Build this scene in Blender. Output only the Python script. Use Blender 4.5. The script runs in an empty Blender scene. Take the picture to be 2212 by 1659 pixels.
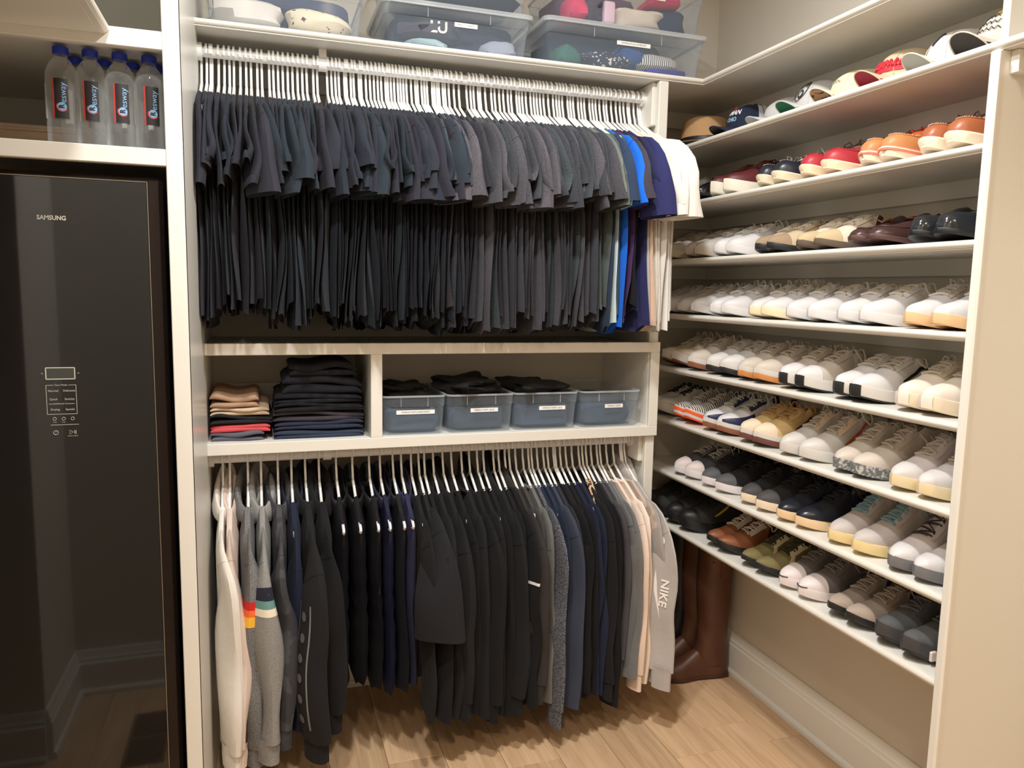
import bpy, bmesh, math, random
import numpy as np
from mathutils import Vector, Matrix

SC = bpy.context.scene
COL = SC.collection
R = math.radians
RNG = np.random.default_rng(7)
random.seed(7)

# ------------------------------------------------------------------ camera
CAM_H = 1.42
F_PX, YAW, PITCH, ROLL = 1641.8, .3209, -.1208, .0187
cy, sy, cp, sp = math.cos(YAW), math.sin(YAW), math.cos(PITCH), math.sin(PITCH)
fwd = Vector((sy*cp, cy*cp, sp)); rgt = Vector((cy, -sy, 0)); upv = rgt.cross(fwd)
r2 = rgt*math.cos(ROLL) + upv*math.sin(ROLL); u2 = -rgt*math.sin(ROLL) + upv*math.cos(ROLL)
cam = bpy.data.cameras.new('camera'); camo = bpy.data.objects.new('camera', cam); COL.objects.link(camo)
cam.sensor_fit = 'HORIZONTAL'; cam.sensor_width = 36.0; cam.lens = F_PX*36/2212
cam.clip_start = .02
M = Matrix((r2, u2, -fwd)).transposed().to_4x4(); M.translation = (0, 0, CAM_H)
camo.matrix_world = M
SC.camera = camo
SC.cycles.diffuse_bounces = 6

# ------------------------------------------------------------------ light
SC.view_settings.view_transform = 'Standard'; SC.view_settings.look = 'None'
SC.view_settings.exposure = 0.33; SC.view_settings.gamma = 1.0; SC.view_settings.use_curve_mapping = False
CEIL = 2.75
w = bpy.data.worlds.new('world'); SC.world = w; w.use_nodes = True
w.node_tree.nodes['Background'].inputs[0].default_value = (1, .95, .88, 1)
w.node_tree.nodes['Background'].inputs[1].default_value = .05
# recessed ceiling lamps: x, y, watts, colour
CANS = [(.56, 1.25, 24, (1, .99, .98)), (-.04, .90, 19, (1, .98, .95)), (.75, -.35, 12, (1, .82, .63)), (-.35, -.6, 13, (1, .82, .63))]
for (x, y, p, c) in CANS:
    l = bpy.data.lights.new('ceiling_lamp_light', 'AREA'); l.shape = 'DISK'; l.size = .13; l.energy = p; l.color = c
    l.spread = R(170)
    o = bpy.data.objects.new('ceiling_lamp_light', l); COL.objects.link(o); o.location = (x, y, CEIL - .012)

# ------------------------------------------------------------------ materials
def lin(c):
    return tuple(((v/255)/12.92 if v/255 <= .04045 else ((v/255 + .055)/1.055)**2.4) for v in c)
MATS = {}
def mat(key, rgb, rough=.6, metal=0, spec=.5, heather=None, hs=300, bump=0, bscale=200, sheen=0, coat=0, rgb2=None, nscale=8, nlo=.4, nhi=.6):
    """heather: strength of fine two-tone flecks; rgb2: second colour mixed in by a soft noise"""
    if key in MATS: return MATS[key]
    m = bpy.data.materials.new(key); m.use_nodes = True; nt = m.node_tree; b = nt.nodes['Principled BSDF']
    c = lin(rgb) + (1,)
    b.inputs['Base Color'].default_value = c; b.inputs['Roughness'].default_value = rough
    b.inputs['Metallic'].default_value = metal; b.inputs['Specular IOR Level'].default_value = spec
    if sheen: b.inputs['Sheen Weight'].default_value = sheen; b.inputs['Sheen Roughness'].default_value = .6
    if coat: b.inputs['Coat Weight'].default_value = coat; b.inputs['Coat Roughness'].default_value = .08
    tc = nt.nodes.new('ShaderNodeTexCoord')
    def noise(s, d=2):
        n = nt.nodes.new('ShaderNodeTexNoise'); n.inputs['Scale'].default_value = s; n.inputs['Detail'].default_value = d
        nt.links.new(tc.outputs['Object'], n.inputs['Vector']); return n
    if heather or rgb2:
        n = noise(hs if heather else nscale, 2)
        r = nt.nodes.new('ShaderNodeValToRGB'); e = r.color_ramp.elements
        if heather:
            e[0].position = .35; e[1].position = .65
            e[0].color = tuple(v*(1 - heather) for v in c[:3]) + (1,); e[1].color = tuple(min(1, v*(1 + heather)) for v in c[:3]) + (1,)
        else:
            e[0].position = nlo; e[1].position = nhi; e[0].color = c; e[1].color = lin(rgb2) + (1,)
        nt.links.new(n.outputs['Fac'], r.inputs['Fac']); nt.links.new(r.outputs['Color'], b.inputs['Base Color'])
    if bump:
        n = noise(bscale, 3); bn = nt.nodes.new('ShaderNodeBump'); bn.inputs['Strength'].default_value = bump; bn.inputs['Distance'].default_value = .002
        nt.links.new(n.outputs['Fac'], bn.inputs['Height']); nt.links.new(bn.outputs['Normal'], b.inputs['Normal'])
    MATS[key] = m; return m
def plastic(key, rgb, mix=.3, rough=.15):
    if key in MATS: return MATS[key]
    m = bpy.data.materials.new(key); m.use_nodes = True; nt = m.node_tree; b = nt.nodes['Principled BSDF']; out = nt.nodes['Material Output']
    b.inputs['Base Color'].default_value = lin(rgb) + (1,); b.inputs['Roughness'].default_value = rough
    t = nt.nodes.new('ShaderNodeBsdfTransparent'); mx = nt.nodes.new('ShaderNodeMixShader'); lw = nt.nodes.new('ShaderNodeLayerWeight'); lw.inputs[0].default_value = .25
    mr = nt.nodes.new('ShaderNodeMapRange'); mr.inputs['To Min'].default_value = mix; mr.inputs['To Max'].default_value = min(1, mix + .55)
    nt.links.new(lw.outputs['Facing'], mr.inputs['Value']); nt.links.new(mr.outputs['Result'], mx.inputs[0])
    nt.links.new(t.outputs[0], mx.inputs[1]); nt.links.new(b.outputs[0], mx.inputs[2]); nt.links.new(mx.outputs[0], out.inputs['Surface'])
    MATS[key] = m; return m
def wood(key, a, b2):
    m = bpy.data.materials.new(key); m.use_nodes = True; nt = m.node_tree; b = nt.nodes['Principled BSDF']
    tc = nt.nodes.new('ShaderNodeTexCoord'); oi = nt.nodes.new('ShaderNodeObjectInfo')
    mp = nt.nodes.new('ShaderNodeMapping'); mp.inputs['Scale'].default_value = (16, 1.1, 16)
    ad = nt.nodes.new('ShaderNodeVectorMath'); ad.operation = 'ADD'
    sc = nt.nodes.new('ShaderNodeMath'); sc.operation = 'MULTIPLY'; sc.inputs[1].default_value = 37
    nt.links.new(oi.outputs['Random'], sc.inputs[0]); nt.links.new(tc.outputs['Object'], ad.inputs[0]); nt.links.new(sc.outputs[0], ad.inputs[1])
    nt.links.new(ad.outputs[0], mp.inputs['Vector'])
    n1 = nt.nodes.new('ShaderNodeTexNoise'); n1.inputs['Scale'].default_value = 1.6; n1.inputs['Detail'].default_value = 6; n1.inputs['Distortion'].default_value = 1.6
    nt.links.new(mp.outputs[0], n1.inputs['Vector'])
    mp2 = nt.nodes.new('ShaderNodeMapping'); mp2.inputs['Scale'].default_value = (90, 2, 90); nt.links.new(ad.outputs[0], mp2.inputs['Vector'])
    n2 = nt.nodes.new('ShaderNodeTexNoise'); n2.inputs['Scale'].default_value = 2; n2.inputs['Detail'].default_value = 4; nt.links.new(mp2.outputs[0], n2.inputs['Vector'])
    r = nt.nodes.new('ShaderNodeValToRGB'); r.color_ramp.elements[0].position = .33; r.color_ramp.elements[1].position = .68
    r.color_ramp.elements[0].color = lin(b2) + (1,); r.color_ramp.elements[1].color = lin(a) + (1,)
    mxv = nt.nodes.new('ShaderNodeMath'); mxv.operation = 'MULTIPLY_ADD'; mxv.inputs[1].default_value = .3; nt.links.new(n2.outputs['Fac'], mxv.inputs[0])
    mm = nt.nodes.new('ShaderNodeMath'); mm.operation = 'MULTIPLY'; mm.inputs[1].default_value = .7; nt.links.new(n1.outputs['Fac'], mm.inputs[0]); nt.links.new(mm.outputs[0], mxv.inputs[2])
    nt.links.new(mxv.outputs[0], r.inputs['Fac'])
    hs = nt.nodes.new('ShaderNodeHueSaturation'); rr = nt.nodes.new('ShaderNodeMapRange'); rr.inputs['To Min'].default_value = .86; rr.inputs['To Max'].default_value = 1.1
    nt.links.new(oi.outputs['Random'], rr.inputs['Value']); nt.links.new(rr.outputs['Result'], hs.inputs['Value']); nt.links.new(r.outputs['Color'], hs.inputs['Color'])
    nt.links.new(hs.outputs['Color'], b.inputs['Base Color']); b.inputs['Roughness'].default_value = .45
    MATS[key] = m; return m

PAINT = mat('white_paint', (224, 222, 214), .28, spec=.5)
WALLP = mat('wall_paint', (208, 203, 192), .8)
CEILP = mat('ceiling_paint', (235, 232, 226), .9)
OAK = wood('oak_floor', (214, 182, 146), (184, 150, 114))
WHITEPL = mat('white_plastic', (240, 240, 238), .3)
RODM = mat('rod_white', (228, 228, 226), .3)

# ------------------------------------------------------------------ mesh helpers
class MB:
    def __init__(s): s.v = []; s.f = []
    def add(s, v, f):
        o = len(s.v); s.v += [tuple(map(float, p)) for p in v]; s.f += [tuple(i + o for i in q) for q in f]; return s
    def box(s, x0, x1, y0, y1, z0, z1, b=.0015):
        b = min(b, .45*min(abs(x1-x0), abs(y1-y0), abs(z1-z0)))
        X, Y, Z = (x0, x1), (y0, y1), (z0, z1); v = []; ix = {}
        for i in (0, 1):
            for j in (0, 1):
                for k in (0, 1):
                    sx, sy_, sz = (1 if i == 0 else -1), (1 if j == 0 else -1), (1 if k == 0 else -1)
                    for ax in range(3):
                        p = [X[i] + sx*b, Y[j] + sy_*b, Z[k] + sz*b]; p[ax] = (X[i], Y[j], Z[k])[ax]
                        ix[i, j, k, ax] = len(v); v.append(p)
        f = []
        for ax in range(3):
            for sd in (0, 1):
                a, c = [q for q in range(3) if q != ax]
                loop = []
                for (p, q) in ((0, 0), (1, 0), (1, 1), (0, 1)):
                    key = [0, 0, 0]; key[ax] = sd; key[a] = p; key[c] = q; loop.append(ix[key[0], key[1], key[2], ax])
                flip = (sd == 0) != (ax == 1)
                f.append(tuple(reversed(loop)) if flip else tuple(loop))
        for ax in range(3):
            a, c = [q for q in range(3) if q != ax]
            for p in (0, 1):
                for q in (0, 1):
                    def K(e, face):
                        key = [0, 0, 0]; key[ax] = e; key[a] = p; key[c] = q; return ix[key[0], key[1], key[2], face]
                    f.append((K(0, a), K(1, a), K(1, c), K(0, c)))
        for i in (0, 1):
            for j in (0, 1):
                for k in (0, 1): f.append((ix[i, j, k, 0], ix[i, j, k, 1], ix[i, j, k, 2]))
        return s.add(v, f)
    def grid(s, P, closed_u=False, closed_v=False):
        P = np.asarray(P); a, b = P.shape[:2]; v = P.reshape(-1, 3); f = []
        for i in range(a if closed_u else a - 1):
            for j in range(b if closed_v else b - 1):
                i2, j2 = (i + 1) % a, (j + 1) % b
                f.append((i*b + j, i*b + j2, i2*b + j2, i2*b + j))
        return s.add(v, f)
    def loft(s, rings, cap0=False, cap1=False):
        P = np.asarray(rings); a, b = P.shape[:2]; o = len(s.v); s.grid(P, closed_v=True)
        if cap0: s.f.append(tuple(o + i for i in range(b))[::-1])
        if cap1: s.f.append(tuple(o + (a-1)*b + i for i in range(b)))
        return s
    def tube(s, pts, r, n=6, closed=False, cap=True, flat=1.0, rs=None):
        pts = [Vector(p) for p in pts]; m = len(pts); rings = []; prev = None
        for i, p in enumerate(pts):
            t = (pts[(i+1) % m] - pts[i-1]) if closed else (pts[min(i+1, m-1)] - pts[max(i-1, 0)])
            t.normalize()
            if prev is None:
                ref = Vector((0, 0, 1)) if abs(t.z) < .9 else Vector((1, 0, 0)); nx = t.cross(ref).normalized()
            else:
                nx = (prev - t*prev.dot(t)); nx = nx.normalized() if nx.length > 1e-6 else t.orthogonal().normalized()
            prev = nx; ny = t.cross(nx); rr = rs[i] if rs is not None else r
            rings.append([p + nx*rr*math.cos(2*math.pi*k/n) + ny*rr*flat*math.sin(2*math.pi*k/n) for k in range(n)])
        P = np.array(rings)
        if closed: return s.grid(P, closed_u=True, closed_v=True)
        return s.loft(P, cap, cap)
    def lathe(s, prof, n=24, c=(0, 0, 0)):
        P = np.array([[(c[0] + r*math.cos(2*math.pi*k/n), c[1] + r*math.sin(2*math.pi*k/n), c[2] + z) for k in range(n)] for (r, z) in prof])
        return s.loft(P)
    def mesh(s, name, m, smooth=True):
        me = bpy.data.meshes.new(name); me.from_pydata(s.v, [], s.f)
        if m: me.materials.append(m)
        if smooth:
            me.polygons.foreach_set('use_smooth', [True]*len(me.polygons))
            try: me.set_sharp_from_angle(angle=R(38))
            except Exception: pass
        me.update(); return me
    def build(s, name, m, parent=None, smooth=True, fix=False):
        me = s.mesh(name, m, smooth)
        if fix:
            bm = bmesh.new(); bm.from_mesh(me); bmesh.ops.recalc_face_normals(bm, faces=bm.faces); bm.to_mesh(me); bm.free()
        return place(name, me, parent)
def place(name, me, parent=None):
    o = bpy.data.objects.new(name, me); COL.objects.link(o)
    if parent: o.parent = parent
    return o
def tag(o, label, cat, group=None, kind=None):
    if label: o['label'] = label
    if cat: o['category'] = cat
    if group: o['group'] = group
    if kind: o['kind'] = kind
    return o
def empty(name, loc=(0, 0, 0), rz=0, label=None, cat=None, group=None):
    o = bpy.data.objects.new(name, None); COL.objects.link(o); o.location = loc; o.rotation_euler = (0, 0, rz); o.empty_display_size = .05
    return tag(o, label, cat, group)
def struct(o): o['kind'] = 'structure'; return o
def part(name, m, parent, *boxes, b=.0015):
    mb = MB()
    for q in boxes: mb.box(*q, b=b)
    return mb.build(name, m, parent, smooth=False)
def copy_tree(o, parent=None):
    c = o.copy(); COL.objects.link(c)
    if parent: c.parent = parent
    for ch in list(o.children): copy_tree(ch, c)
    return c
def smoothf(n, seed, dim=2, fmax=2.5):
    r = np.random.default_rng(seed); ks = r.uniform(-fmax, fmax, (n, dim)); ph = r.uniform(0, 6.28, n); am = r.uniform(.5, 1, n)/n**.5
    def f(*x):
        t = 0
        for k, p, a in zip(ks, ph, am): t = t + a*np.sin(sum(ki*xi for ki, xi in zip(k, x))*2*math.pi + p)
        return t
    return f
_TXT = {}
def text_geo(s, size=1.0, bold=False):
    """flat glyph outlines filled: vertices (x to the right, y up, centred) and faces"""
    cu = bpy.data.curves.new('t', 'FONT'); cu.body = s; cu.size = 1; cu.align_x = 'CENTER'; cu.align_y = 'CENTER'; cu.resolution_u = 3
    if bold: cu.offset = .03
    ob = bpy.data.objects.new('t', cu); COL.objects.link(ob)
    dg = bpy.context.evaluated_depsgraph_get(); me = ob.evaluated_get(dg).to_mesh()
    v = np.array([q.co[:] for q in me.vertices])*size; f = [tuple(p.vertices) for p in me.polygons]
    ob.evaluated_get(dg).to_mesh_clear(); bpy.data.objects.remove(ob); bpy.data.curves.remove(cu)
    return v, f
def text_part(s, size, fn, m, parent, name='lettering', bold=False, width=None):
    v, f = text_geo(s, size, bold)
    if width: v[:, 0] *= width/(v[:, 0].max() - v[:, 0].min())
    return MB().add([fn(a, b) for a, b, _ in v], f).build(name, m, parent, smooth=False)

# ------------------------------------------------------------------ the setting
WR, WB = 1.68, 2.643            # right wall x, back wall y
def wall(name, q): return struct(part(name, WALLP, None, q, b=.0005))
wall('wall_back', (-1.3, WR + .1, WB, WB + .1, 0, CEIL))
wall('wall_right', (WR, WR + .1, -2.2, WB, 0, CEIL))
wall('wall_left', (-.75, -.63, .79, 1.18, 0, CEIL))
wall('wall_left_alcove', (-1.3, -.75, 1.06, 1.18, 0, CEIL))
wall('wall_left_end', (-1.4, -1.3, 1.06, WB, 0, CEIL))
wall('wall_front', (-.75, -.27, .67, .79, 0, CEIL))
wall('wall_far', (-.85, WR + .1, -2.3, -2.2, 0, CEIL))
wall('wall_hall', (-.85, -.75, -2.3, .79, 0, CEIL))
struct(part('ceiling', CEILP, None, (-1.4, WR + .1, -2.3, WB + .1, CEIL, CEIL + .1)))
fl = struct(part('floor', mat('floor_gap', (96, 70, 48), .8), None, (-1.4, WR + .1, -2.3, WB + .1, -.06, -.012)))
PW = .17; x = 1.19 - PW*15; k = 0
while x < WR:
    y = -2.2 - random.uniform(0, 1.0)
    if abs(x - 1.36) < .01: y = 2.03 - 1.45*3
    while y < WB:
        L = 1.45 if abs(x - 1.36) < .01 else random.choice((1.25, 1.6, 1.9))
        a, b_ = max(y, -2.2), min(y + L, WB)
        x0, x1 = max(x, -1.3), min(x + PW, WR)
        if b_ - a > .03 and x1 - x0 > .02:
            o = part('plank', OAK, fl, (x0 + .0006, x1 - .0006, a + .0006, b_ - .0006, -.012, 0), b=.0008)
        y += L
    x += PW; k += 1
def baseboard(name, a, b, nrm):
    """profiled skirting from a to b; nrm points into the room"""
    prof = [(0, 0), (.024, 0), (.024, .012), (.020, .020), (.016, .022), (.016, .108), (.0165, .112), (.012, .118), (.012, .128), (.009, .133), (.006, .150), (.004, .158), (0, .158)]
    a, b, n = Vector(a), Vector(b), Vector(nrm)
    P = np.array([[p + n*d + Vector((0, 0, z)) for (d, z) in prof] for p in (a, b)])
    return struct(MB().loft(P, True, True).build(name, PAINT, None, smooth=False, fix=True))
baseboard('baseboard_right', (WR, .2, 0), (WR, WB, 0), (-1, 0, 0))
baseboard('baseboard_back', (-.14, WB, 0), (WR, WB, 0), (0, -1, 0))
baseboard('baseboard_left', (-.63, .79, 0), (-.63, 1.18, 0), (1, 0, 0))
baseboard('baseboard_alcove', (-1.3, 1.18, 0), (-.63, 1.18, 0), (0, 1, 0))
baseboard('baseboard_front', (-.63, .79, 0), (-.27, .79, 0), (0, 1, 0))
for (x, y, p, c) in CANS:
    t = empty('ceiling_lamp', (x, y, CEIL), label=('round recessed ceiling lamp over the middle of the closet', 'round recessed ceiling lamp just inside the closet entrance', 'round recessed ceiling lamp outside the closet, towards the shoe wall', 'round recessed ceiling lamp outside the closet, towards the hall wall')[CANS.index((x, y, p, c))], cat='lamp')
    MB().lathe([(.07, -.001), (.095, -.001), (.095, -.006), (.072, -.010), (.066, -.006), (.066, 0)], 28).build('trim', PAINT, t)
    em = bpy.data.materials.new('lamp_glow'); em.use_nodes = True; bb = em.node_tree.nodes['Principled BSDF']
    bb.inputs['Emission Color'].default_value = c + (1,); bb.inputs['Emission Strength'].default_value = 6
    MB().lathe([(.0001, -.004), (.066, -.004)], 28).build('diffuser', em, t)
t = empty('floor_vent', (-.36, 1.14, 0), label='brown slotted floor register set in the oak floor', cat='vent')
vm = mat('vent_brown', (120, 92, 66), .4)
part('frame', vm, t, (-.06, -.05, -.15, .15, 0, .004), (.05, .06, -.15, .15, 0, .004), (-.05, .05, -.15, -.14, 0, .004), (-.05, .05, .14, .15, 0, .004), (-.05, .05, -.006, .006, 0, .004))
part('well', mat('vent_dark', (14, 12, 10), .8), t, (-.05, .05, -.14, .14, 0, .001))
for i in range(22):
    y = -.132 + i*.0126
    part('slat', vm, t, (-.05, .05, y - .003, y + .003, .0008, .0035), b=.0005)

# nosing: a bullnose strip on a shelf front, swept along a polyline in plan
def nosing(parent, pts, z, outs, th=.019):
    """pts: plan points; outs: outward plan vectors (mitred); z: underside"""
    prof = [(0, 0), (.012, 0), (.012, .0025), (.016, .004), (.0195, .008), (.020, .0125), (.017, .0175), (.012, th), (0, th)]
    P = np.array([[(p[0] + o[0]*d, p[1] + o[1]*d, z + h) for (d, h) in prof] for p, o in zip(pts, outs)])
    return MB().loft(P, True, True).build('nosing', PAINT, parent, fix=True)

# --- tall cabinet on the left that houses the clothes-care machine
XC0, XC1, YC = -.182, -.148, 1.80
cab = empty('appliance_cabinet', (0, 0, 0), label='built-in cream cabinet framing the black clothes-care machine, with open cubbies above', cat='cabinet')
part('side_panel', PAINT, cab, (XC1 - .02, XC1, YC, WB, 0, CEIL), b=.0005)
part('stile', PAINT, cab, (XC0, XC1, YC - .001, YC + .02, 0, CEIL))
part('rail', PAINT, cab, (-1.29, XC0, YC, YC + .02, 1.670, 1.705))
part('rail', PAINT, cab, (-1.29, XC0, YC, YC + .02, 1.905, 1.942))
part('upper_panel', PAINT, cab, (-1.29, XC0, YC, YC + .02, 2.16, CEIL))  # unseen panel, added to keep lamp light out of the upper cubby
part('cubby_floor', PAINT, cab, (-1.29, XC1 - .02, YC + .02, WB, 1.683, 1.703))
part('cubby_ceiling', PAINT, cab, (-1.29, XC1 - .02, YC + .02, WB, 1.915, 1.935))
part('back_panel', PAINT, cab, (-1.29, XC1 - .02, 2.45, 2.465, 1.70, CEIL))
ls = empty('side_shelf', label='white bullnose shelf jutting out over the front of the left cabinet', cat='shelf')
part('board', PAINT, ls, (-1.29, -.298, 1.06 + .13, YC, 1.925, 1.944))
nosing(ls, [(-.298, 1.19), (-.298, YC)], 1.925, [(1, 0), (1, 0)])

# --- hanging bay
YT, ZT = 2.256, 2.103
XS = 1.386
top = empty('top_shelf', label='long white top shelf running around the corner under the storage bins', cat='shelf')
part('board', PAINT, top, (XC1, XS + .02, YT + .02, WB, ZT, ZT + .019), (XS + .02, WR, .3, WB, ZT, ZT + .019), b=.0004)
nosing(top, [(XC1, YT + .02), (XS + .02, YT + .02), (XS + .02, .3)], ZT, [(0, -1), (-1, -1), (-1, 0)])
part('cleat', PAINT, top, (XC1, WR - .018, WB - .018, WB, ZT - .06, ZT))
part('cleat', PAINT, top, (WR - .018, WR, .3, WB - .018, ZT - .045, ZT))
XU0, XU1, YU = 1.234, 1.268, 2.265
up = empty('upright_panel', label='white upright panel between the hanging clothes and the shoe shelves', cat='panel')
part('panel', PAINT, up, (XU0 + .008, XU1 - .006, YU + .02, WB, .30, ZT))
part('edge_strip', PAINT, up, (XU0, XU1, YU, YU + .022, .30, ZT), b=.003)
part('cleat', PAINT, up, (XU0 - .012, XU0 + .008, YU + .025, WB, 1.965, ZT - .001), b=.003)
part('cleat', PAINT, up, (XU0 - .012, XU0 + .008, YU + .025, WB, .85, .944), b=.003)
YM, ZM1, ZM0 = 2.25, 1.262, .946
box = empty('shelf_box', label='white two-compartment open shelf box between the two clothes rods', cat='shelf')
part('top_rail', PAINT, box, (XC1, XU1, YM, YM + .019, 1.229, ZM1))
part('bottom_rail', PAINT, box, (XC1, XU1, YM, YM + .019, ZM0, .979))
part('divider', PAINT, box, (.308, .342, YM + .0005, WB, .979, 1.229))
part('stile', PAINT, box, (1.235, XU1, YM + .0005, YM + .019, .979, 1.229))
part('top_board', PAINT, box, (XC1, XU0 + .006, YM + .019, WB, 1.235, ZM1 - .004))
part('bottom_board', PAINT, box, (XC1, XU0 + .006, YM + .019, WB, .955, .979))
YR, ZR1, ZR2 = 2.35, 2.061, .917
def rod(z, brx, label, zb):
    t = empty('clothes_rod', (0, YR, z), label=label, cat='rod')
    MB().tube([(XC1, 0, 0), (XU0 - .010, 0, 0)], .0145, 20).build('pole', RODM, t)
    MB().tube([(XC1, 0, 0), (XC1 + .012, 0, 0)], .024, 20).build('end_socket', RODM, t)
    MB().tube([(XU0 - .023, 0, 0), (XU0 - .011, 0, 0)], .024, 20).build('end_socket', RODM, t)
    mb = MB(); mb.tube([(brx - .012, 0, 0), (brx + .012, 0, 0)], .020, 20); mb.box(brx - .011, brx + .011, -.006, .010, .012, zb - z)
    mb.build('bracket', RODM, t)
rod(ZR1, .187, 'upper white clothes rod with a centre bracket under the top shelf', ZT + .001)
rod(ZR2, .187, 'lower white clothes rod with a centre bracket under the shelf box', .956)

# --- shoe shelves on the right wall
ZS = {1: 1.910, 2: 1.717, 3: 1.525, 4: 1.334, 5: 1.143, 6: .954, 7: .763, 8: .572}
YP = 1.199
shelf_lab = {1: 'white bullnose shelf lined with hats and caps', 2: 'white shoe shelf with boat shoes and burgundy sneakers', 3: 'white shoe shelf with suede sneakers, loafers and black clogs',
             4: 'white shoe shelf with a row of plain white sneakers', 5: 'white shoe shelf with white sneakers on gum and black lugged soles', 6: 'white shoe shelf with the wheat and navy sneakers',
             7: 'white shoe shelf with blue-laced and black sneakers', 8: 'lowest white shoe shelf with olive and brown sneakers'}
for i, z in ZS.items():
    t = empty('shoe_shelf' if i > 1 else 'hat_shelf', label=shelf_lab[i], cat='shelf')
    ye = YP if i > 1 else .3
    part('board', PAINT, t, (XS + .02, WR, ye, WB, z, z + .019), b=.0004)
    nosing(t, [(XS + .02, WB), (XS + .02, ye)], z, [(-1, 0), (-1, 0)])
    part('cleat', PAINT, t, (WR - .016, WR, YP, WB - .016, z - .045, z))
    part('cleat', PAINT, t, (XU1 if i < 0 else 1.27, WR, WB - .016, WB, z - .045, z))
    part('cleat', PAINT, t, (XS + .018, WR - .016, YP, YP + .018, z - .052, z))
pan = empty('end_panel', label='tall cream end panel closing off the shoe shelves', cat='panel')
part('panel', PAINT, pan, (XS + .006, WR, YP - .018, YP, 0, ZS[1]))
part('edge_strip', PAINT, pan, (XS - .004, XS + .008, YP - .021, YP + .001, 0, ZS[1]), b=.004)
part('upper_panel', PAINT, pan, (XS + .016, WR, YP - .018, YP, ZS[1] + .019, CEIL), b=.003)
part('cleat', PAINT, pan, (XS + .03, WR, YP - .036, YP - .018, ZS[1] - .045, ZS[1] - .0005))
#--PART2--
# ------------------------------------------------------------------ cloth materials
def cloth(key, rgb, heather=None, hs=420, **k): return mat('cloth_' + key, rgb, k.pop('rough', .92), spec=k.pop('spec', .25), heather=heather, hs=hs, bump=k.pop('bump', .45), bscale=k.pop('bscale', 38), sheen=k.pop('sheen', .02), **k)
BLK = [cloth('black%d' % i, c) for i, c in enumerate(((35, 41, 52), (40, 43, 53), (37, 46, 55), (43, 43, 53)))]
HGR = [cloth('heather%d' % i, c, .5, 700) for i, c in enumerate(((60, 63, 70), (68, 68, 74), (62, 69, 73), (76, 74, 80), (54, 56, 62)))]

# ------------------------------------------------------------------ hanger
def hanger_mesh():
    mb = MB(); n = 9
    arc = [(0, .0195*math.sin(a), .0195*math.cos(a)) for a in np.linspace(R(-115), R(90), 9)]
    stem = [(0, .0185, -.018), (0, .014, -.045), (0, .003, -.074), (0, 0, -.086)]
    mb.tube(arc + stem, .0036, 6)
    half = [(.02, -.096), (.076, -.128), (.13, -.154), (.18, -.178), (.193, -.185), (.196, -.191), (.192, -.197), (.18, -.198)]
    mb.tube([(0, 0, -.084)] + [(0, y, z) for y, z in half] + [(0, -y, z) for y, z in half[::-1]], .0042, 6, closed=True)
    return mb.mesh('hanger', WHITEPL)
HME = hanger_mesh()
def hang(x, z, tilt, label, group):
    o = place('hanger', HME); o.location = (x, YR, z); o.rotation_euler = (0, tilt, 0); tag(o, label, 'hanger', group); return o

# ------------------------------------------------------------------ hanging garments
ZNECK = -.086
def stop(y):                                    # height of the shirt's top line over y (hanger frame)
    a = np.abs(y)
    return np.where(a > .074, np.interp(a, [.074, .13, .20, .24], [-.1205, -.147, -.181, -.200]), -.1215 - .060*(1 - (a/.074)**2))
def rack(xs, spec, z0, xlo, xhi, J=13, K=15, gmin=.005):
    """spec[i]: dict(len, w, amp, tmax, seed). Returns mid, tl, tr, Y, Z arrays (hanger frame y, z; world x)"""
    N = len(xs); u = np.linspace(-1, 1, J); u = np.sign(u)*np.abs(u)**.8; v = np.linspace(0, 1, K)
    U, V = np.meshgrid(u, v, indexing='ij')
    mid = np.zeros((N, J, K)); Y = np.zeros_like(mid); Z = np.zeros_like(mid)
    for i in range(N):
        s = spec[i]; f = smoothf(5, s['seed'], 2, 1.3); g = smoothf(4, s['seed'] + 999, 2, .8)
        mid[i] = xs[i] + (s['amp']*np.clip(V - .10, 0, 1)**.8)*f(U*.9, V) + s.get('lean', 0)*V
        w = s['w'] + .016*V + .010*g(U*.3, V*1.3)*V
        Y[i] = U*np.minimum(w, .262)
        zt = stop(np.clip(Y[i][:, :1], -.225, .225))
        zt = zt - .012*np.clip((np.abs(U[:, :1]) - .93)/.07, 0, 1)
        zb = -(s['len'] + .018*smoothf(3, s['seed'] + 5, 1, .9)(U[:, :1]) - .02*(np.abs(U[:, :1]) > .8))
        Z[i] = zt + V*(zb - zt)
    F = mid.copy()
    for i in range(1, N): F[i] = np.maximum(F[i], F[i-1] + gmin)
    B = mid.copy()
    for i in range(N - 2, -1, -1): B[i] = np.minimum(B[i], B[i+1] - gmin)
    mid = (F + B)/2
    lo = xlo + .004 + gmin*np.arange(N)[:, None, None]*.5; hi = xhi - .004 - gmin*(N - 1 - np.arange(N))[:, None, None]*.5
    mid = np.minimum(np.maximum(mid, lo), hi)
    gl = np.concatenate([mid[:1] - xlo, mid[1:] - mid[:-1]]); gr = np.concatenate([mid[1:] - mid[:-1], xhi - mid[-1:]])
    tm = np.array([s['tmax'] for s in spec])[:, None, None]
    return mid, np.minimum(.47*gl, tm), np.minimum(.47*gr, tm), Y, Z, U, V
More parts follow.
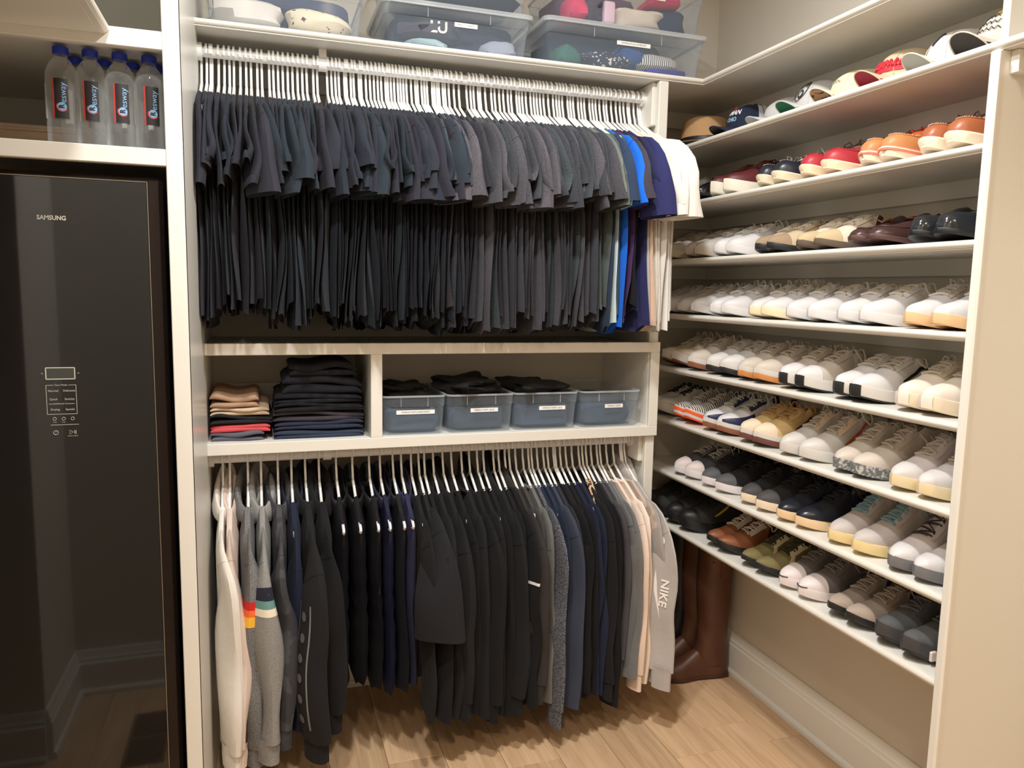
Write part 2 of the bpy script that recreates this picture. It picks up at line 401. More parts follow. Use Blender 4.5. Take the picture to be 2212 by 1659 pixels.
def body_mesh(i, D, x0, quilt=0, extra=None):
    mid, tl, tr, Y, Z, U, V = D; J, K = U.shape
    e = np.sqrt(np.maximum(0, 1 - np.abs(U)**np.where(V < .12, 14, 7))); tp = np.clip(.35 + V*6, 0, 1)
    mn = np.where(V < .13, .0058, .0015)
    q = 1.0
    if quilt: q = .55 + .45*np.abs(np.sin(V*math.pi*quilt))**.6
    if extra is not None: q = q*extra(U, V)
    L = np.stack([mid[i] - np.maximum(tl[i]*tp*q, mn)*e - x0, Y[i], Z[i]], -1); Rr = np.stack([mid[i] + np.maximum(tr[i]*tp*q, mn)*e - x0, Y[i], Z[i]], -1)
    ring = np.concatenate([L, Rr[1:-1][::-1]], 0)             # around
    topr = ring[:, :1].copy(); m0 = np.concatenate([mid[i][:, :1], mid[i][1:-1, :1][::-1]], 0) - x0
    topr[:, :, 0] = m0; topr[:, :, 2] += .004
    P = np.concatenate([topr, ring], 1).transpose(1, 0, 2)
    # hem turned up inside
    h = P[-1:].copy(); h[:, :, 0] = h[:, :, 0]*.8 + (m0[:, 0][None])*.2; h[:, :, 2] += .015
    return MB().loft(np.concatenate([P, h], 0))
def sleeve_fn(path, hw, th, twist, side=-1, dx=None, fold=None, fa=0):
    """flat drooping tube; path [(y,z)] in the hanger frame for the front (y<0) side. Returns fn(s, psi) -> point, with the outward offset"""
    path = np.array(path, float); n = len(path); sk = np.linspace(0, 1, n)
    hw = np.array(hw, float); th = np.array(th, float); twist = np.array(twist, float); dx = np.zeros(n) if dx is None else np.array(dx, float)
    def cat(a, s):
        # smooth interpolation (cubic hermite through evenly spaced knots)
        a = np.asarray(a, float); p = np.clip(s, 0, 1)*(n - 1); i = np.minimum(p.astype(int), n - 2); f = p - i
        g = np.gradient(a); h00 = 2*f**3 - 3*f**2 + 1; h10 = f**3 - 2*f**2 + f; h01 = -2*f**3 + 3*f**2; h11 = f**3 - f**2
        return h00*a[i] + h10*g[i] + h01*a[i+1] + h11*g[i+1]
    def fn(s, psi, off=0):
        s = np.asarray(s, float); psi = np.asarray(psi, float)
        y = cat(path[:, 0], s); z = cat(path[:, 1], s); e = 1e-3
        dy = cat(path[:, 0], s + e) - cat(path[:, 0], s - e); dz = cat(path[:, 1], s + e) - cat(path[:, 1], s - e); l = np.hypot(dy, dz) + 1e-12; dy, dz = dy/l, dz/l
        py, pz = -(-dz), -(dy)                                      # perpendicular in the y-z plane
        py, pz = dz, -dy
        a = cat(twist, s); H = cat(hw, s); T = cat(th, s)
        ca, sa = np.cos(a), np.sin(a); c, q = np.cos(psi), np.sin(psi)
        q = np.sign(q)*np.abs(q)**.8
        w = 1.0
        if fold is not None and fa: w = 1 + fa*fold(psi/6.283, s)
        # long axis Lx = sa (x) , ca (p);   thickness axis: -ca (x), sa (p)
        X = cat(dx, s) + H*c*sa + (T*w + off)*q*(-ca)
        A = H*c*ca + (T*w + off)*q*sa
        return np.stack([X, (y + A*py), z + A*pz], -1)*np.array([1, 1 if side < 0 else -1, 1])
    return fn
def sleeve_mesh(fn, ns=10, nr=16, lip=True, s0=0, s1=1):
    ps = np.linspace(0, 2*math.pi, nr, endpoint=False); ss = np.linspace(s0, s1, ns)
    P = np.array([fn(np.full(nr, s), ps) for s in ss])
    if lip:
        c = P[-1].mean(0); up = P[-1]*.9 + c*.1; up[:, 2] += .02; P = np.concatenate([P, up[None]], 0)
    return MB().loft(P)

TX = [-140, -126, -116, -112, -95, -80, -67, -55, -38, -23, -10, 7, 19, 39, 50, 63, 76, 90, 103, 117, 130, 142, 161, 172, 200, 212, 223, 233, 249, 255, 268, 276, 291, 298, 312, 324, 336, 347, 357, 370, 377, 386, 396, 407, 415, 424, 433, 447, 460, 467, 479, 488, 496, 512, 519, 527, 533, 545, 552, 564, 580, 596, 620, 633, 643, 657, 664, 680, 700, 711, 726, 739, 754, 765, 783, 792, 802, 814, 830, 841, 851, 862, 874, 890, 907, 918, 928, 939, 957, 967, 977, 994, 1005, 1016, 1034, 1045, 1056, 1070, 1085, 1095, 1112, 1129, 1144, 1157, 1172, 1178, 1194, 1210, 1218, 1225]
TX = [v/1000 for v in TX]
WHT = [cloth('white%d' % i, c) for i, c in enumerate(((222, 220, 216), (226, 222, 214), (218, 214, 208)))]
special = {  # index from the end: (material, label)
    1: (WHT[0], None), 2: (WHT[1], None), 3: (WHT[0], None), 4: (WHT[2], None), 5: (WHT[1], None), 6: (WHT[0], None),
    7: (cloth('cream', (222, 196, 174)), 'cream T-shirt among the white ones at the end of the upper rod'), 8: (WHT[2], None),
    9: (cloth('indigo', (44, 46, 92)), 'indigo T-shirt with a stitched sleeve hem, next to the white T-shirts'),
    10: (cloth('indigo2', (40, 44, 80)), 'dark indigo T-shirt second from the white T-shirts'),
    11: (cloth('blackp', (28, 28, 32)), 'black T-shirt with white ovals on the shoulder, near the indigo ones'),
    12: (cloth('purple', (74, 46, 92)), 'purple shouldered T-shirt beside the plum-grey one'),
    13: (cloth('plum', (64, 60, 72)), 'plum-grey T-shirt beside the bright blue one'),
    14: (cloth('royal', (28, 104, 214)), 'bright royal blue T-shirt on the upper rod'),
    15: (cloth('dgreen', (66, 82, 82)), 'dark grey-green T-shirt between the blue and the mint one'),
    16: (cloth('mint', (206, 224, 224)), 'pale mint T-shirt showing as a thin sliver'),
    17: (cloth('navy', (44, 58, 82)), 'navy blue T-shirt with a wide sleeve on the upper rod'),
    18: (cloth('sage2', (84, 92, 90), .25, 700), 'dark sage T-shirt between the navy and the light sage one'),
    19: (cloth('sage', (112, 120, 114), .25, 700), 'light sage green heather T-shirt on the upper rod'),
}
N = len(TX); spec = []
SLV = {7: .15, 9: .62, 10: .30, 11: .1, 12: .12, 13: .55, 14: .42, 15: .1, 16: .04, 17: .70, 18: .2, 19: .60}
th_s = smoothf(5, 77, 1, 9); wide = {}
for i in range(N):
    r = np.random.default_rng(1000 + i)
    spec.append(dict(len=.735 + r.uniform(-.035, .03), w=.222 + r.uniform(-.012, .010), amp=r.uniform(.012, .026), tmax=.013, seed=2000 + i, lean=r.uniform(-.012, .012)))
    if N - i <= 8: spec[-1].update(len=.745 + r.uniform(-.03, .03), amp=.012)
D = rack(TX, spec, ZR1, XC1, XU0)
for i in range(N):
    r = np.random.default_rng(3000 + i); e = N - i; x0 = TX[i]
    if e in special: m, lab = special[e]
    elif x0 > .60 or (x0 > .46 and r.random() < .3): m, lab = HGR[int(r.integers(len(HGR)))], None
    else: m, lab = BLK[int(r.integers(len(BLK)))], None
    if lab: grp = None; hl = 'white plastic hanger on the upper rod carrying the ' + ' '.join(lab.split()[:4]).replace(',', ''); hg = None
    elif m in WHT: lab, grp, hl, hg = 'plain white T-shirt at the end of the upper rod by the upright panel', 'white T-shirts on the upper rod', 'white plastic hanger on the upper rod carrying a white T-shirt', 'hangers of the white T-shirts'
    elif m in HGR: lab, grp, hl, hg = 'dark heather grey T-shirt hanging on the upper rod', 'heather grey T-shirts on the upper rod', 'white plastic hanger on the upper rod carrying a heather grey T-shirt', 'hangers of the grey T-shirts'
    else: lab, grp, hl, hg = 'plain black cotton T-shirt hanging on the upper rod', 'black T-shirts on the upper rod', 'white plastic hanger on the upper rod carrying a black T-shirt', 'hangers of the black T-shirts'
    hang(x0, ZR1, r.uniform(-.007, .007), hl, hg)
    t = empty('t_shirt', (x0, YR, ZR1), label=lab, cat='t-shirt', group=grp)
    body_mesh(i, D, x0).build('body', m, t)
    g = min(D[1][i].mean(), D[2][i].mean())
    broad = r.random() < .28
    tw = (.22 + .25*float(th_s(x0*.9)) + r.uniform(-.2, .2)) + (.55 if broad else 0)
    if x0 < .12: tw = .15 + r.uniform(-.3, .4) + (.5 if broad else 0)
    if e <= 8: tw = .45 + r.uniform(-.1, .12)
    if e <= 2: tw = .85
    if e in SLV: tw = SLV[e]; broad = tw > .5
    hz = r.uniform(-.035, .05); hy = r.uniform(-.012, .012) - (.012 if broad else 0) + (.02 if e in (16, 12, 15) else 0)
    th1 = r.uniform(.010, .022) if broad else r.uniform(.006, .012)
    if e <= 2: th1 = .024; hz = -.035; hy = -.012
    fold = smoothf(4, 4000 + i, 2, 1.0)
    xm = D[0][i][0, 2] - x0 + (.008 if i < 3 else 0)
    fn = sleeve_fn([(-.150, ZNECK - .122), (-.205 + hy*.3, ZNECK - .136), (-.240 + hy, ZNECK - .185), (-.252 + hy, ZNECK - .240 + hz*.5), (-.258 + hy, ZNECK - .290 + hz)],
                   [.052, .055, .058, .060, .061], [.006, .007, th1*.8, th1, th1*1.15], [0, tw*.2, tw*.6, tw*.9, tw], -1,
                   [xm*.5, xm*.8, xm + r.uniform(-.004, .004), xm + r.uniform(-.008, .010), xm + r.uniform(-.012, .014)], fold, .5)
    sleeve_mesh(fn).build('sleeve', m, t)
    if r.random() < .6:
        ps = np.linspace(0, 2*math.pi, 16, endpoint=False); sq = r.uniform(.28, .42)
        MB().loft(np.array([fn(np.full(16, q), ps, .0008) for q in (sq, sq + .006)])).build('shoulder_seam', m, t)
    fn2 = sleeve_fn([(-.150, ZNECK - .122), (-.205, ZNECK - .136), (-.235, ZNECK - .165), (-.246, ZNECK - .225), (-.246, ZNECK - .270)],
                    [.052, .054, .052, .044, .040], [.004]*5, [0]*5, 1)
    sleeve_mesh(fn2, 6, 10).build('sleeve', m, t)
    if e == 11:
        mb = MB()
        for k in range(4):
            y = -.12 - k*.035
            mb.lathe([(.0001, .0), (.009, -.0005), (.010, -.0015)], 14)
        bx = body_mesh  # ovals lie on the visible face of the shirt
        oj = MB()
        for k, (ju, kv) in enumerate(((2, 1), (1, 3), (1, 5))):
            cxp = D[0][i][ju, kv] - D[1][i][ju, kv] - x0 - .001; cyp = D[3][i][ju, kv]; czp = D[4][i][ju, kv]
            oj.add([(cxp, cyp, czp)] + [(cxp, cyp + .012*math.cos(a), czp + .02*math.sin(a)) for a in np.linspace(0, 6.283, 14, endpoint=False)], [(0, 1 + q, 1 + (q + 1) % 14) for q in range(14)])
        oj.build('printed_oval', WHT[0], t)

# ------------------------------------------------------------------ lower rail: hoodies, jackets, vests
LX = [-114, -94, -44, -6, 42, 82, 122, 163, 215, 265, 317, 351, 391, 418, 450, 474, 493, 522, 553, 582, 616, 642, 669, 691, 725, 743, 765, 780, 802, 828, 848, 859, 879, 901, 917, 938, 945, 963, 983, 1006, 1031, 1045, 1059, 1078, 1100, 1112, 1136, 1162, 1189, 1196, 1206]
LX = [v/1000 for v in LX]
KB = cloth('jet', (20, 20, 23)); KB2 = cloth('jet2', (27, 27, 29)); KB3 = cloth('jet3', (24, 24, 25), .25, 500); NV = cloth('lnavy', (30, 36, 58)); NV2 = cloth('lnavy2', (36, 46, 68)); SLT = cloth('slate', (56, 62, 78))
QB = mat('quilt_black', (26, 26, 30), .42, bump=.3, bscale=60, spec=.5); QN = mat('quilt_navy', (36, 38, 62), .42, bump=.3, bscale=60, spec=.5); LEA = mat('vest_leather', (34, 35, 38), .35, spec=.5)
# (material, kind, sleeve-end z, twist, label)
LG = [
 (cloth('off_white', (224, 219, 212)), 'hoodie', .105, .45, 'off-white hoodie hanging against the cabinet side panel'),
 (cloth('blush', (212, 194, 182)), 'hoodie', .115, .35, 'pale blush beige hoodie beside the off-white one'),
 (cloth('speckle', (112, 112, 112), .45, 500), 'hoodie', .100, .30, 'speckled grey hoodie with red, orange and yellow sleeve stripes'),
 (cloth('grey_marl', (138, 137, 135), .22, 500), 'hoodie', .125, .45, 'light grey marl hoodie with navy, teal and cream sleeve stripes'),
 (mat('camo_dark', (70, 70, 74), .9, rgb2=(54, 54, 58), nscale=14, nlo=.46, nhi=.50), 'hoodie', .150, .35, 'charcoal camouflage hoodie beside the striped ones'),
 (NV, 'jacket', .180, .3, 'dark navy zip jacket next to the charcoal camouflage hoodie'),
 (KB2, 'hoodie', .122, .55, 'black hoodie with a taped logo stripe down the sleeve'),
 (KB, 'hoodie', .170, .75, 'plain black hoodie beside the one with the taped sleeve'),
 (QB, 'vest', .20, 0, 'black quilted puffer vest next to the plain black hoodie'),
 (QB, 'vest', .22, 0, 'black puffer vest, second of the quilted vests'),
 (QB, 'vest', .24, 0, 'black puffer vest beside the navy quilted one'),
 (QN, 'vest', .20, 0, 'navy quilted puffer vest on the lower rod'),
 (LEA, 'vest', .20, 0, 'glossy black leather-look vest on the lower rod'),
 (cloth('ind_vest', (46, 46, 78)), 'vest', .20, 0, 'indigo blue fleece vest on the lower rod'),
 (KB2, 'jacket', .17, .1, 'thin black jacket between the indigo vest and the wide-sleeved sweatshirt'),
 (cloth('jet4', (30, 30, 34)), 'wide', .42, .9, 'black sweatshirt with a wide short open sleeve'),
 (KB, 'jacket', .165, .25, 'black track jacket with white piping and a red side panel'),
 (KB2, 'jacket', .160, .3, 'black track jacket with thin white shoulder piping'),
] + [(q, 'hoodie' if k % 3 == 0 else 'sweater', z, tw, None) for k, (q, z, tw) in enumerate(((KB2, .15, .3), (KB, .15, .35), (KB2, .14, .3), (KB, .13, .35), (KB3, .135, .3), (KB, .12, .35), (KB2, .13, .35), (KB, .15, .3)))] + [
 (KB, 'sweater', .16, .3, 'black running top with a white reflective sleeve band'),
 (cloth('brownblack', (50, 47, 45)), 'hoodie', .165, .55, 'brown-black hooded jacket with a shoulder seam'),
 (cloth('dgrey1', (66, 64, 62)), 'sweater', .17, .3, 'dark taupe-grey top beside the brown-black hooded jacket'),
 (cloth('mgrey', (104, 104, 102)), 'sweater', .15, .2, 'medium grey slim top beside the black and white heather one'),
 (cloth('saltpepper', (86, 88, 94), .85, 330), 'sweater', .075, .35, 'black and white flecked heather sweater'),
 (NV, 'sweater', .14, .35, 'dark navy long-sleeve top right beside the flecked sweater'),
 (NV2, 'sweater', .12, .35, 'deep blue long-sleeve top among the navy ones'),
 (SLT, 'sweater', .131, .55, 'slate blue long-sleeve top with the broadest sleeve of the blue ones'),
 (cloth('dslate', (44, 46, 52)), 'sweater', .16, .3, 'dark slate top between the slate blue and black ones'),
 (KB, 'sweater', .17, .35, None), (KB2, 'sweater', .15, .35, None), (KB, 'sweater', .16, .4, None),
 (cloth('midnight', (28, 32, 52)), 'sweater', .15, .3, 'midnight blue top among the black ones'),
 (NV, 'sweater', .14, .35, 'dark navy top between two black ones'),
 (KB2, 'sweater', .12, .35, None), (KB, 'sweater', .10, .4, None),
 (KB, 'sweater', .13, .4, 'black top with a plaid lined collar'),
 (cloth('charc', (70, 68, 72)), 'sweater', .19, .4, 'charcoal top beside the grey ones'),
 (cloth('grey_a', (100, 101, 103)), 'sweater', .19, .35, 'grey crew-neck top beside the charcoal one'),
 (cloth('grey_b', (112, 113, 113), .2, 600), 'sweater', .19, .4, 'grey marl top beside the cream sweaters'),
 (cloth('cream_a', (222, 202, 188)), 'sweater', .142, .35, 'pinkish cream slim sweater'),
 (cloth('cream_b', (228, 214, 200)), 'sweater', .160, .35, 'pale cream slim sweater with a long cuff'),
 (mat('camo_beige', (190, 172, 158), .9, rgb2=(166, 152, 142), nscale=16, nlo=.46, nhi=.5), 'sweater', .18, .35, 'beige camouflage sweater beside the cream ones'),
 (cloth('lgrey1', (158, 154, 152)), 'hoodie', .160, .3, 'light grey hoodie beside the one with the white print'),
 (cloth('lgrey2', (176, 172, 169)), 'hoodie', .156, .62, 'light grey hoodie with a white logo print down the sleeve'),
]
LN = len(LX); spec = []
for i in range(LN):
    r = np.random.default_rng(6000 + i); kd = LG[i][1]
    spec.append(dict(len=(.66 if kd != 'vest' else .70) + r.uniform(-.03, .02), w={'vest': .188, 'hoodie': .222, 'wide': .215}.get(kd, .210) + r.uniform(-.006, .006), amp=.010, tmax={'hoodie': .026, 'vest': .028, 'jacket': .022}.get(kd, .018), seed=7000 + i))
D = rack(LX, spec, ZR2, XC1, XU0, J=13, K=17, gmin=.007)
TW = {}
for i in range(LN):
    m, kd, zend, tw, lab = LG[i]; x0 = LX[i]; r = np.random.default_rng(8000 + i)
    grp = None
    if lab is None: lab, grp = 'plain black long-sleeve top on the lower rod', 'plain black tops on the lower rod'
    hang(x0, ZR2, r.uniform(-.007, .007), 'white plastic hanger on the lower rod carrying the ' + ' '.join(lab.split()[:5]).replace(',', '') if not grp else 'white plastic hanger on the lower rod carrying a plain black top', 'hangers of the plain black tops' if grp else None)
    t = empty({'hoodie': 'hoodie', 'vest': 'vest', 'jacket': 'jacket', 'wide': 'sweatshirt'}.get(kd, 'sweater'), (x0, YR, ZR2), label=lab, cat={'wide': 'sweatshirt'}.get(kd, kd), group=grp)
    body_mesh(i, D, x0, quilt=7 if m in (QB, QN) else 0).build('body', m, t)
    gl, gr = D[1][i].mean(), D[2][i].mean(); xm = D[0][i][0, 3] - x0
    if kd == 'vest':
        # armhole edging
        e = MB().tube([(D[0][i][1, k] - x0 + .001, D[3][i][1, k] - .012 - .010*math.sin(k), D[4][i][1, k]) for k in range(0, 8)], .004, 6)
        e.build('armhole_trim', m, t)
    else:
        ze = zend - ZR2; cuff = kd in ('hoodie',) or (kd == 'sweater' and r.random() < .3); zc = ze + (.06 if cuff else 0)
        hy = r.uniform(-.020, .018) - .012*(tw > .4) + {50: -.035, 49: .02, 48: .012, 6: -.032, 5: .02, 7: -.008, 16: -.02, 26: -.012, 30: -.02, 29: .012, 31: .012, 33: -.01}.get(i, 0); g = min(.024, .5*(gl + gr))
        tA = max(.008, min(.028, g*1.1)) if kd != 'hoodie' else max(.012, min(.034, g*1.5)); fold = smoothf(6, 9000 + i, 2, 2.0)
        if kd == 'wide':
            path = [(-.150, ZNECK - .11), (-.215, ZNECK - .13), (-.262, ZNECK - .21), (-.292, ZNECK - .30), (-.305, ze)]
            fn = sleeve_fn(path, [.055, .062, .068, .074, .080], [.006, .014, .026, .034, .036], [0, tw*.3, tw*.7, tw, tw], -1, [xm, xm, xm, xm - .002, xm], fold, .3)
        else:
            zz = np.linspace(ZNECK - .22, zc, 5)
            path = [(-.150, ZNECK - .130), (-.208 + hy*.3, ZNECK - .145)] + [(-.236 + hy + r.uniform(-.006, .006) - .012*k/4, z) for k, z in enumerate(zz)]
            slim = kd == 'sweater'
            hws = [.055, .058] + ([.052, .048, .046, .043, .038] if slim else [.062, .062, .060, .060, .056])
            if i == 50: hws = [.05, .05, .047, .046, .044, .044, .042]
            ox = .014 if i < 2 else 0; dxs = [xm*.5, xm] + [xm + ox + r.uniform(-.007, .007) for _ in range(5)]
            fn = sleeve_fn(path, hws, [.005, .007, tA*.8, tA, tA, tA, tA*.9], [0, tw*.2, tw*.6, tw*.9, tw, tw, tw], -1, dxs, fold, .55)
            if cuff:
                cy_ = path[-1][0]; tc = tA*.85
                cf = sleeve_fn([(cy_, zc + .012), (cy_, zc - .004), (cy_ - .001, zc - .03), (cy_ - .001, ze)], [hws[-1]*.9, hws[-1]*.84, hws[-1]*.80, hws[-1]*.80], [tc]*4, [tw]*4, -1, [dxs[-1]]*4, fold, .1)
                sleeve_mesh(cf, 6, 16).build('cuff', m, t)
        sleeve_mesh(fn, 18, 18, lip=True).build('sleeve', m, t)
        ps = np.linspace(0, 2*math.pi, 18, endpoint=False); sq = r.uniform(.20, .30)
        MB().loft(np.array([fn(np.full(18, q), ps, .0010) for q in (sq, sq + .005)])).build('shoulder_seam', m, t)
        fn2 = sleeve_fn([(-.150, ZNECK - .115), (-.205, ZNECK - .125), (-.225, ZNECK - .25), (-.228, -.45), (-.226, max(ze, -.72))], [.055, .056, .046, .042, .038], [.006]*5, [0]*5, 1)
        sleeve_mesh(fn2, 8, 10).build('sleeve', m, t)
        TW[i] = (fn, tw, t)
    if kd == 'hoodie' or (kd in ('jacket', 'vest')):
        # hood or stand-up collar: a soft roll lying round the neck opening, higher at the back
        f = smoothf(6, 9500 + i, 2, 1.0); hood = kd == 'hoodie'; hx = min(.030 if i > 1 else .016, .55*(gl + gr) + .008); rows = []
        for p in np.linspace(0, 2*math.pi, 26, endpoint=False):
            c, sn = math.cos(p), math.sin(p); back = .5 + .5*sn                    # sn = -1 is the end towards the room
            rr = (.013 + .004*float(f(p/6.283, .3))) if hood else .0055
            hv = (.026 + .020*back + .012*max(0, c)*(1 - abs(sn)*.5)) if hood else .022 + .008*back
            zc2 = ZNECK - .068 + .072*back**.8 - (.022*max(0, c) if hood else 0); cx, cyy = hx*c, .085*sn
            ring = []
            for q in np.linspace(0, 2*math.pi, 12, endpoint=False):
                k = 1 + (.22 if hood else .05)*float(f(p/6.283*2, q/6.283)); o_ = rr*math.cos(q)*k
                ring.append((xm*.3 + cx + o_*c*.8 + .010*c*max(0, -math.sin(q))*hood, cyy + o_*sn - .012*back*max(0, -math.sin(q)) , zc2 + hv*math.sin(q)*k))
            rows.append(ring)
        MB().grid(np.array(rows), True, True).build('hood' if hood else 'collar', m, t)
    elif kd in ('sweater', 'wide'):
        MB().tube([(min(.014, gl + gr)*math.cos(p), .078*math.sin(p), -.118 - (.0 if math.sin(p) > 0 else .012)) for p in np.linspace(0, 6.283, 22, endpoint=False)], .0048, 6, closed=True, flat=1.4).build('neck_band', m, t)
def band(i, s0, s1, m, name):
    fn, tw, t = TW[i]; ps = np.linspace(0, 2*math.pi, 20, endpoint=False)
    MB().loft(np.array([fn(np.full(20, s), ps, .0012) for s in np.linspace(s0, s1, 4)])).build(name, m, t)
for a, b, c in ((.38, .41, (200, 40, 40)), (.41, .435, (236, 112, 50)), (.435, .475, (240, 184, 66))): band(2, a, b, cloth('s%d' % c[1], c), 'stripe')
for a, b, c in ((.33, .375, (34, 38, 52)), (.375, .405, (104, 146, 142)), (.405, .435, (232, 226, 206))): band(3, a, b, cloth('s%d' % c[1], c), 'stripe')
band(26, .42, .432, cloth('reflect', (235, 235, 235)), 'reflective_band')
def on_sleeve(i, s, q, off=.0022):
    """point on the visible broad face: s down the sleeve, q across in units of the half width"""
    return TW[i][0](np.array([s]), np.array([math.acos(max(-.98, min(.98, q)))]), off)[0]
def strip(i, s0, s1, q0, q1, m, name, off=.002):
    n = max(2, int((s1 - s0)*24)); P = np.array([[on_sleeve(i, s, q, off) for q in np.linspace(q0, q1, 4)] for s in np.linspace(s0, s1, n)])
    return MB().grid(P).build(name, m, TW[i][2])
tape = cloth('tape', (128, 128, 130)); pat = cloth('patch', (96, 96, 98))
strip(6, .40, .93, -.62, -.52, tape, 'tape_edge'); strip(6, .40, .93, .38, .48, tape, 'tape_edge')
for k in range(6):
    s = .45 + k*.088; P = []
    c0 = [on_sleeve(6, s + .020*math.sin(a), -.07 + .20*math.cos(a), .0025) for a in np.linspace(0, 6.283, 16, endpoint=False)]
    MB().add([on_sleeve(6, s, -.07, .0025)] + c0, [(0, 1 + q, 1 + (q + 1) % 16) for q in range(16)]).build('logo_patch', pat, TW[6][2])
white_print = cloth('white_print', (236, 234, 230))
text_part('NIKE', 1.0, lambda a, b: on_sleeve(50, .56 + a*.070, .08 + b*.85, .003), white_print, TW[50][2], 'lettering', bold=True)
sw = [(0, -.62), (.10, -.75), (.22, -.70), (.50, -.05), (.22, -.42), (.12, -.52)]
MB().add([on_sleeve(50, .44 + a*.55, b, .0028) for a, b in sw], [(0, 1, 5), (1, 2, 4, 5), (2, 3, 4)]).build('logo', white_print, TW[50][2])
c0 = [on_sleeve(50, .285 + .022*math.sin(a), .1 + .34*math.cos(a), .0028) for a in np.linspace(0, 6.283, 18, endpoint=False)]
MB().add([on_sleeve(50, .285, .1, .0028)] + c0, [(0, 1 + q, 1 + (q + 1) % 18) for q in range(18)]).build('round_patch', white_print, TW[50][2])
# piping and the red panel of the track jackets; plaid collar
for i in (16, 17):
    fn, tw, t = TW[i]
    MB().tube([fn(np.array([s]), np.array([1.9]), .001)[0] for s in np.linspace(.06, .34, 10)], .0018, 5).build('piping', white_print, t)
strip(16, .80, .985, -.75, -.25, mat('red_panel', (224, 40, 66), .6), 'red_panel')
pl = mat('plaid', (206, 176, 142), .9, rgb2=(60, 48, 44), nscale=60, nlo=.55, nhi=.58)
t = TW[41][2]
MB().tube([(-.012, -.07, ZNECK - .03), (-.013, -.10, ZNECK - .05), (-.013, -.135, ZNECK - .075), (-.012, -.16, ZNECK - .10)], .011, 8, flat=.6).build('plaid_collar', pl, t)
#--PART3--
# ------------------------------------------------------------------ clothes-care machine
BG = mat('black_glass', (22, 21, 20), .04, spec=.6, coat=.3)
FRM = mat('brown_frame', (44, 36, 33), .22, metal=.6); DK = mat('machine_dark', (12, 12, 12), .4); CHR = mat('machine_trim', (190, 180, 160), .3, metal=.8)
PRN = mat('panel_print', (196, 192, 180), .5)
XG = -.223; YG = 1.815
mc = empty('clothes_care_machine', (-.415, 2.05, 0), label='tall black glass clothes-care machine with a touch panel', cat='appliance'); mx, my = .415, -2.05
def mp(name, m, *q, b=.002): return part(name, m, mc, *[(x0 + mx, x1 + mx, y0 + my, y1 + my, z0, z1) for x0, x1, y0, y1, z0, z1 in q], b=b)
mp('body', DK, (-.636, -.196, YG + .03, 2.40, .01, 1.635))
mp('door_frame', FRM, (-.638, -.193, YG + .004, YG + .03, .03, 1.648), b=.008)
mp('glass_door', BG, (-.610, XG, YG, YG + .008, .05, 1.636), b=.0012)
mp('trim_line', CHR, (XG, XG + .0012, YG - .0002, YG + .004, .05, 1.637), (-.610, XG, YG - .0002, YG + .004, 1.636, 1.6372), b=.0002)
mp('foot', DK, (-.62, -.56, YG + .05, YG + .11, 0, .03)); mp('foot', DK, (-.27, -.21, YG + .05, YG + .11, 0, .03))
def mtext(s, x, z, size, bold=False, width=None):
    text_part(s, size, lambda a, b: (x + a + mx, YG - .0006 + my, z + b), PRN, mc, 'lettering', bold, width)
def line(x0, x1, z0, z1, t=.0007): return (x0 - t*(x0 == x1), x1 + t*(x0 == x1), YG - .0006, YG - .0001, z0 - t*(z0 == z1), z1 + t*(z0 == z1))
mtext('SAMSUNG', -.404, 1.5535, .0125, True, .053)
mp('display_frame', PRN, line(-.430, -.376, 1.243, 1.243, .001), line(-.430, -.376, 1.219, 1.219, .001), line(-.430, -.430, 1.219, 1.243, .001), line(-.376, -.376, 1.219, 1.243, .001), b=.0001)
mp('display', mat('display', (62, 66, 60), .2), (-.429, -.377, YG - .0004, YG, 1.220, 1.242), b=.0001)
mp('button_frame', PRN, line(-.431, -.431, 1.144, 1.206, .0004), line(-.375, -.375, 1.144, 1.206, .0004), line(-.431, -.375, 1.144, 1.144, .0004), line(-.431, -.417, 1.206, 1.206, .0004), line(-.389, -.375, 1.206, 1.206, .0004), line(-.427, -.416, 1.166, 1.166, .0004), line(-.390, -.379, 1.166, 1.166, .0004), line(-.426, -.373, 1.121, 1.121, .0004), b=.00005)
mtext('Care Mode', -.403, 1.2062, .0052); mtext('Additional Care', -.403, 1.1664, .0046)
for s, x, z in (('Normal', -.418, 1.194), ('Delicates', -.388, 1.194), ('Quick', -.418, 1.176), ('Sanitize', -.388, 1.176), ('Drying', -.416, 1.154), ('Special', -.388, 1.154)): mtext(s, x, z, .0062)
mtext('<', -.437, 1.231, .007); mtext('>', -.369, 1.231, .007)
for x in (-.418, -.401, -.384):
    MB().tube([(x + mx + .0032*math.cos(a), YG - .0004 + my, 1.134 + .0032*math.sin(a)) for a in np.linspace(0, 6.283, 12, endpoint=False)], .0004, 4, closed=True).build('icon', PRN, mc)
mtext('3 sec', -.418, 1.127, .0034); mtext('3 sec', -.401, 1.127, .0034)
MB().tube([(-.417 + mx + .0045*math.cos(a), YG - .0004 + my, 1.1045 + .0045*math.sin(a)) for a in np.linspace(R(115), R(425), 14)], .0005, 4).build('power_icon', PRN, mc)
mp('power_icon_bar', PRN, line(-.417, -.417, 1.105, 1.110, .0005), b=.0001)
MB().tube([(p[0] + mx, YG - .0004 + my, p[1]) for p in ((-.391, 1.1005), (-.391, 1.1085), (-.384, 1.1045))], .0005, 4, closed=True).build('play_icon', PRN, mc)
mp('play_icon_bar', PRN, line(-.3815, -.3815, 1.1005, 1.1085, .0005), line(-.3790, -.3790, 1.1005, 1.1085, .0005), b=.0001)
mtext('Hold to Start', -.385, 1.0965, .0036)

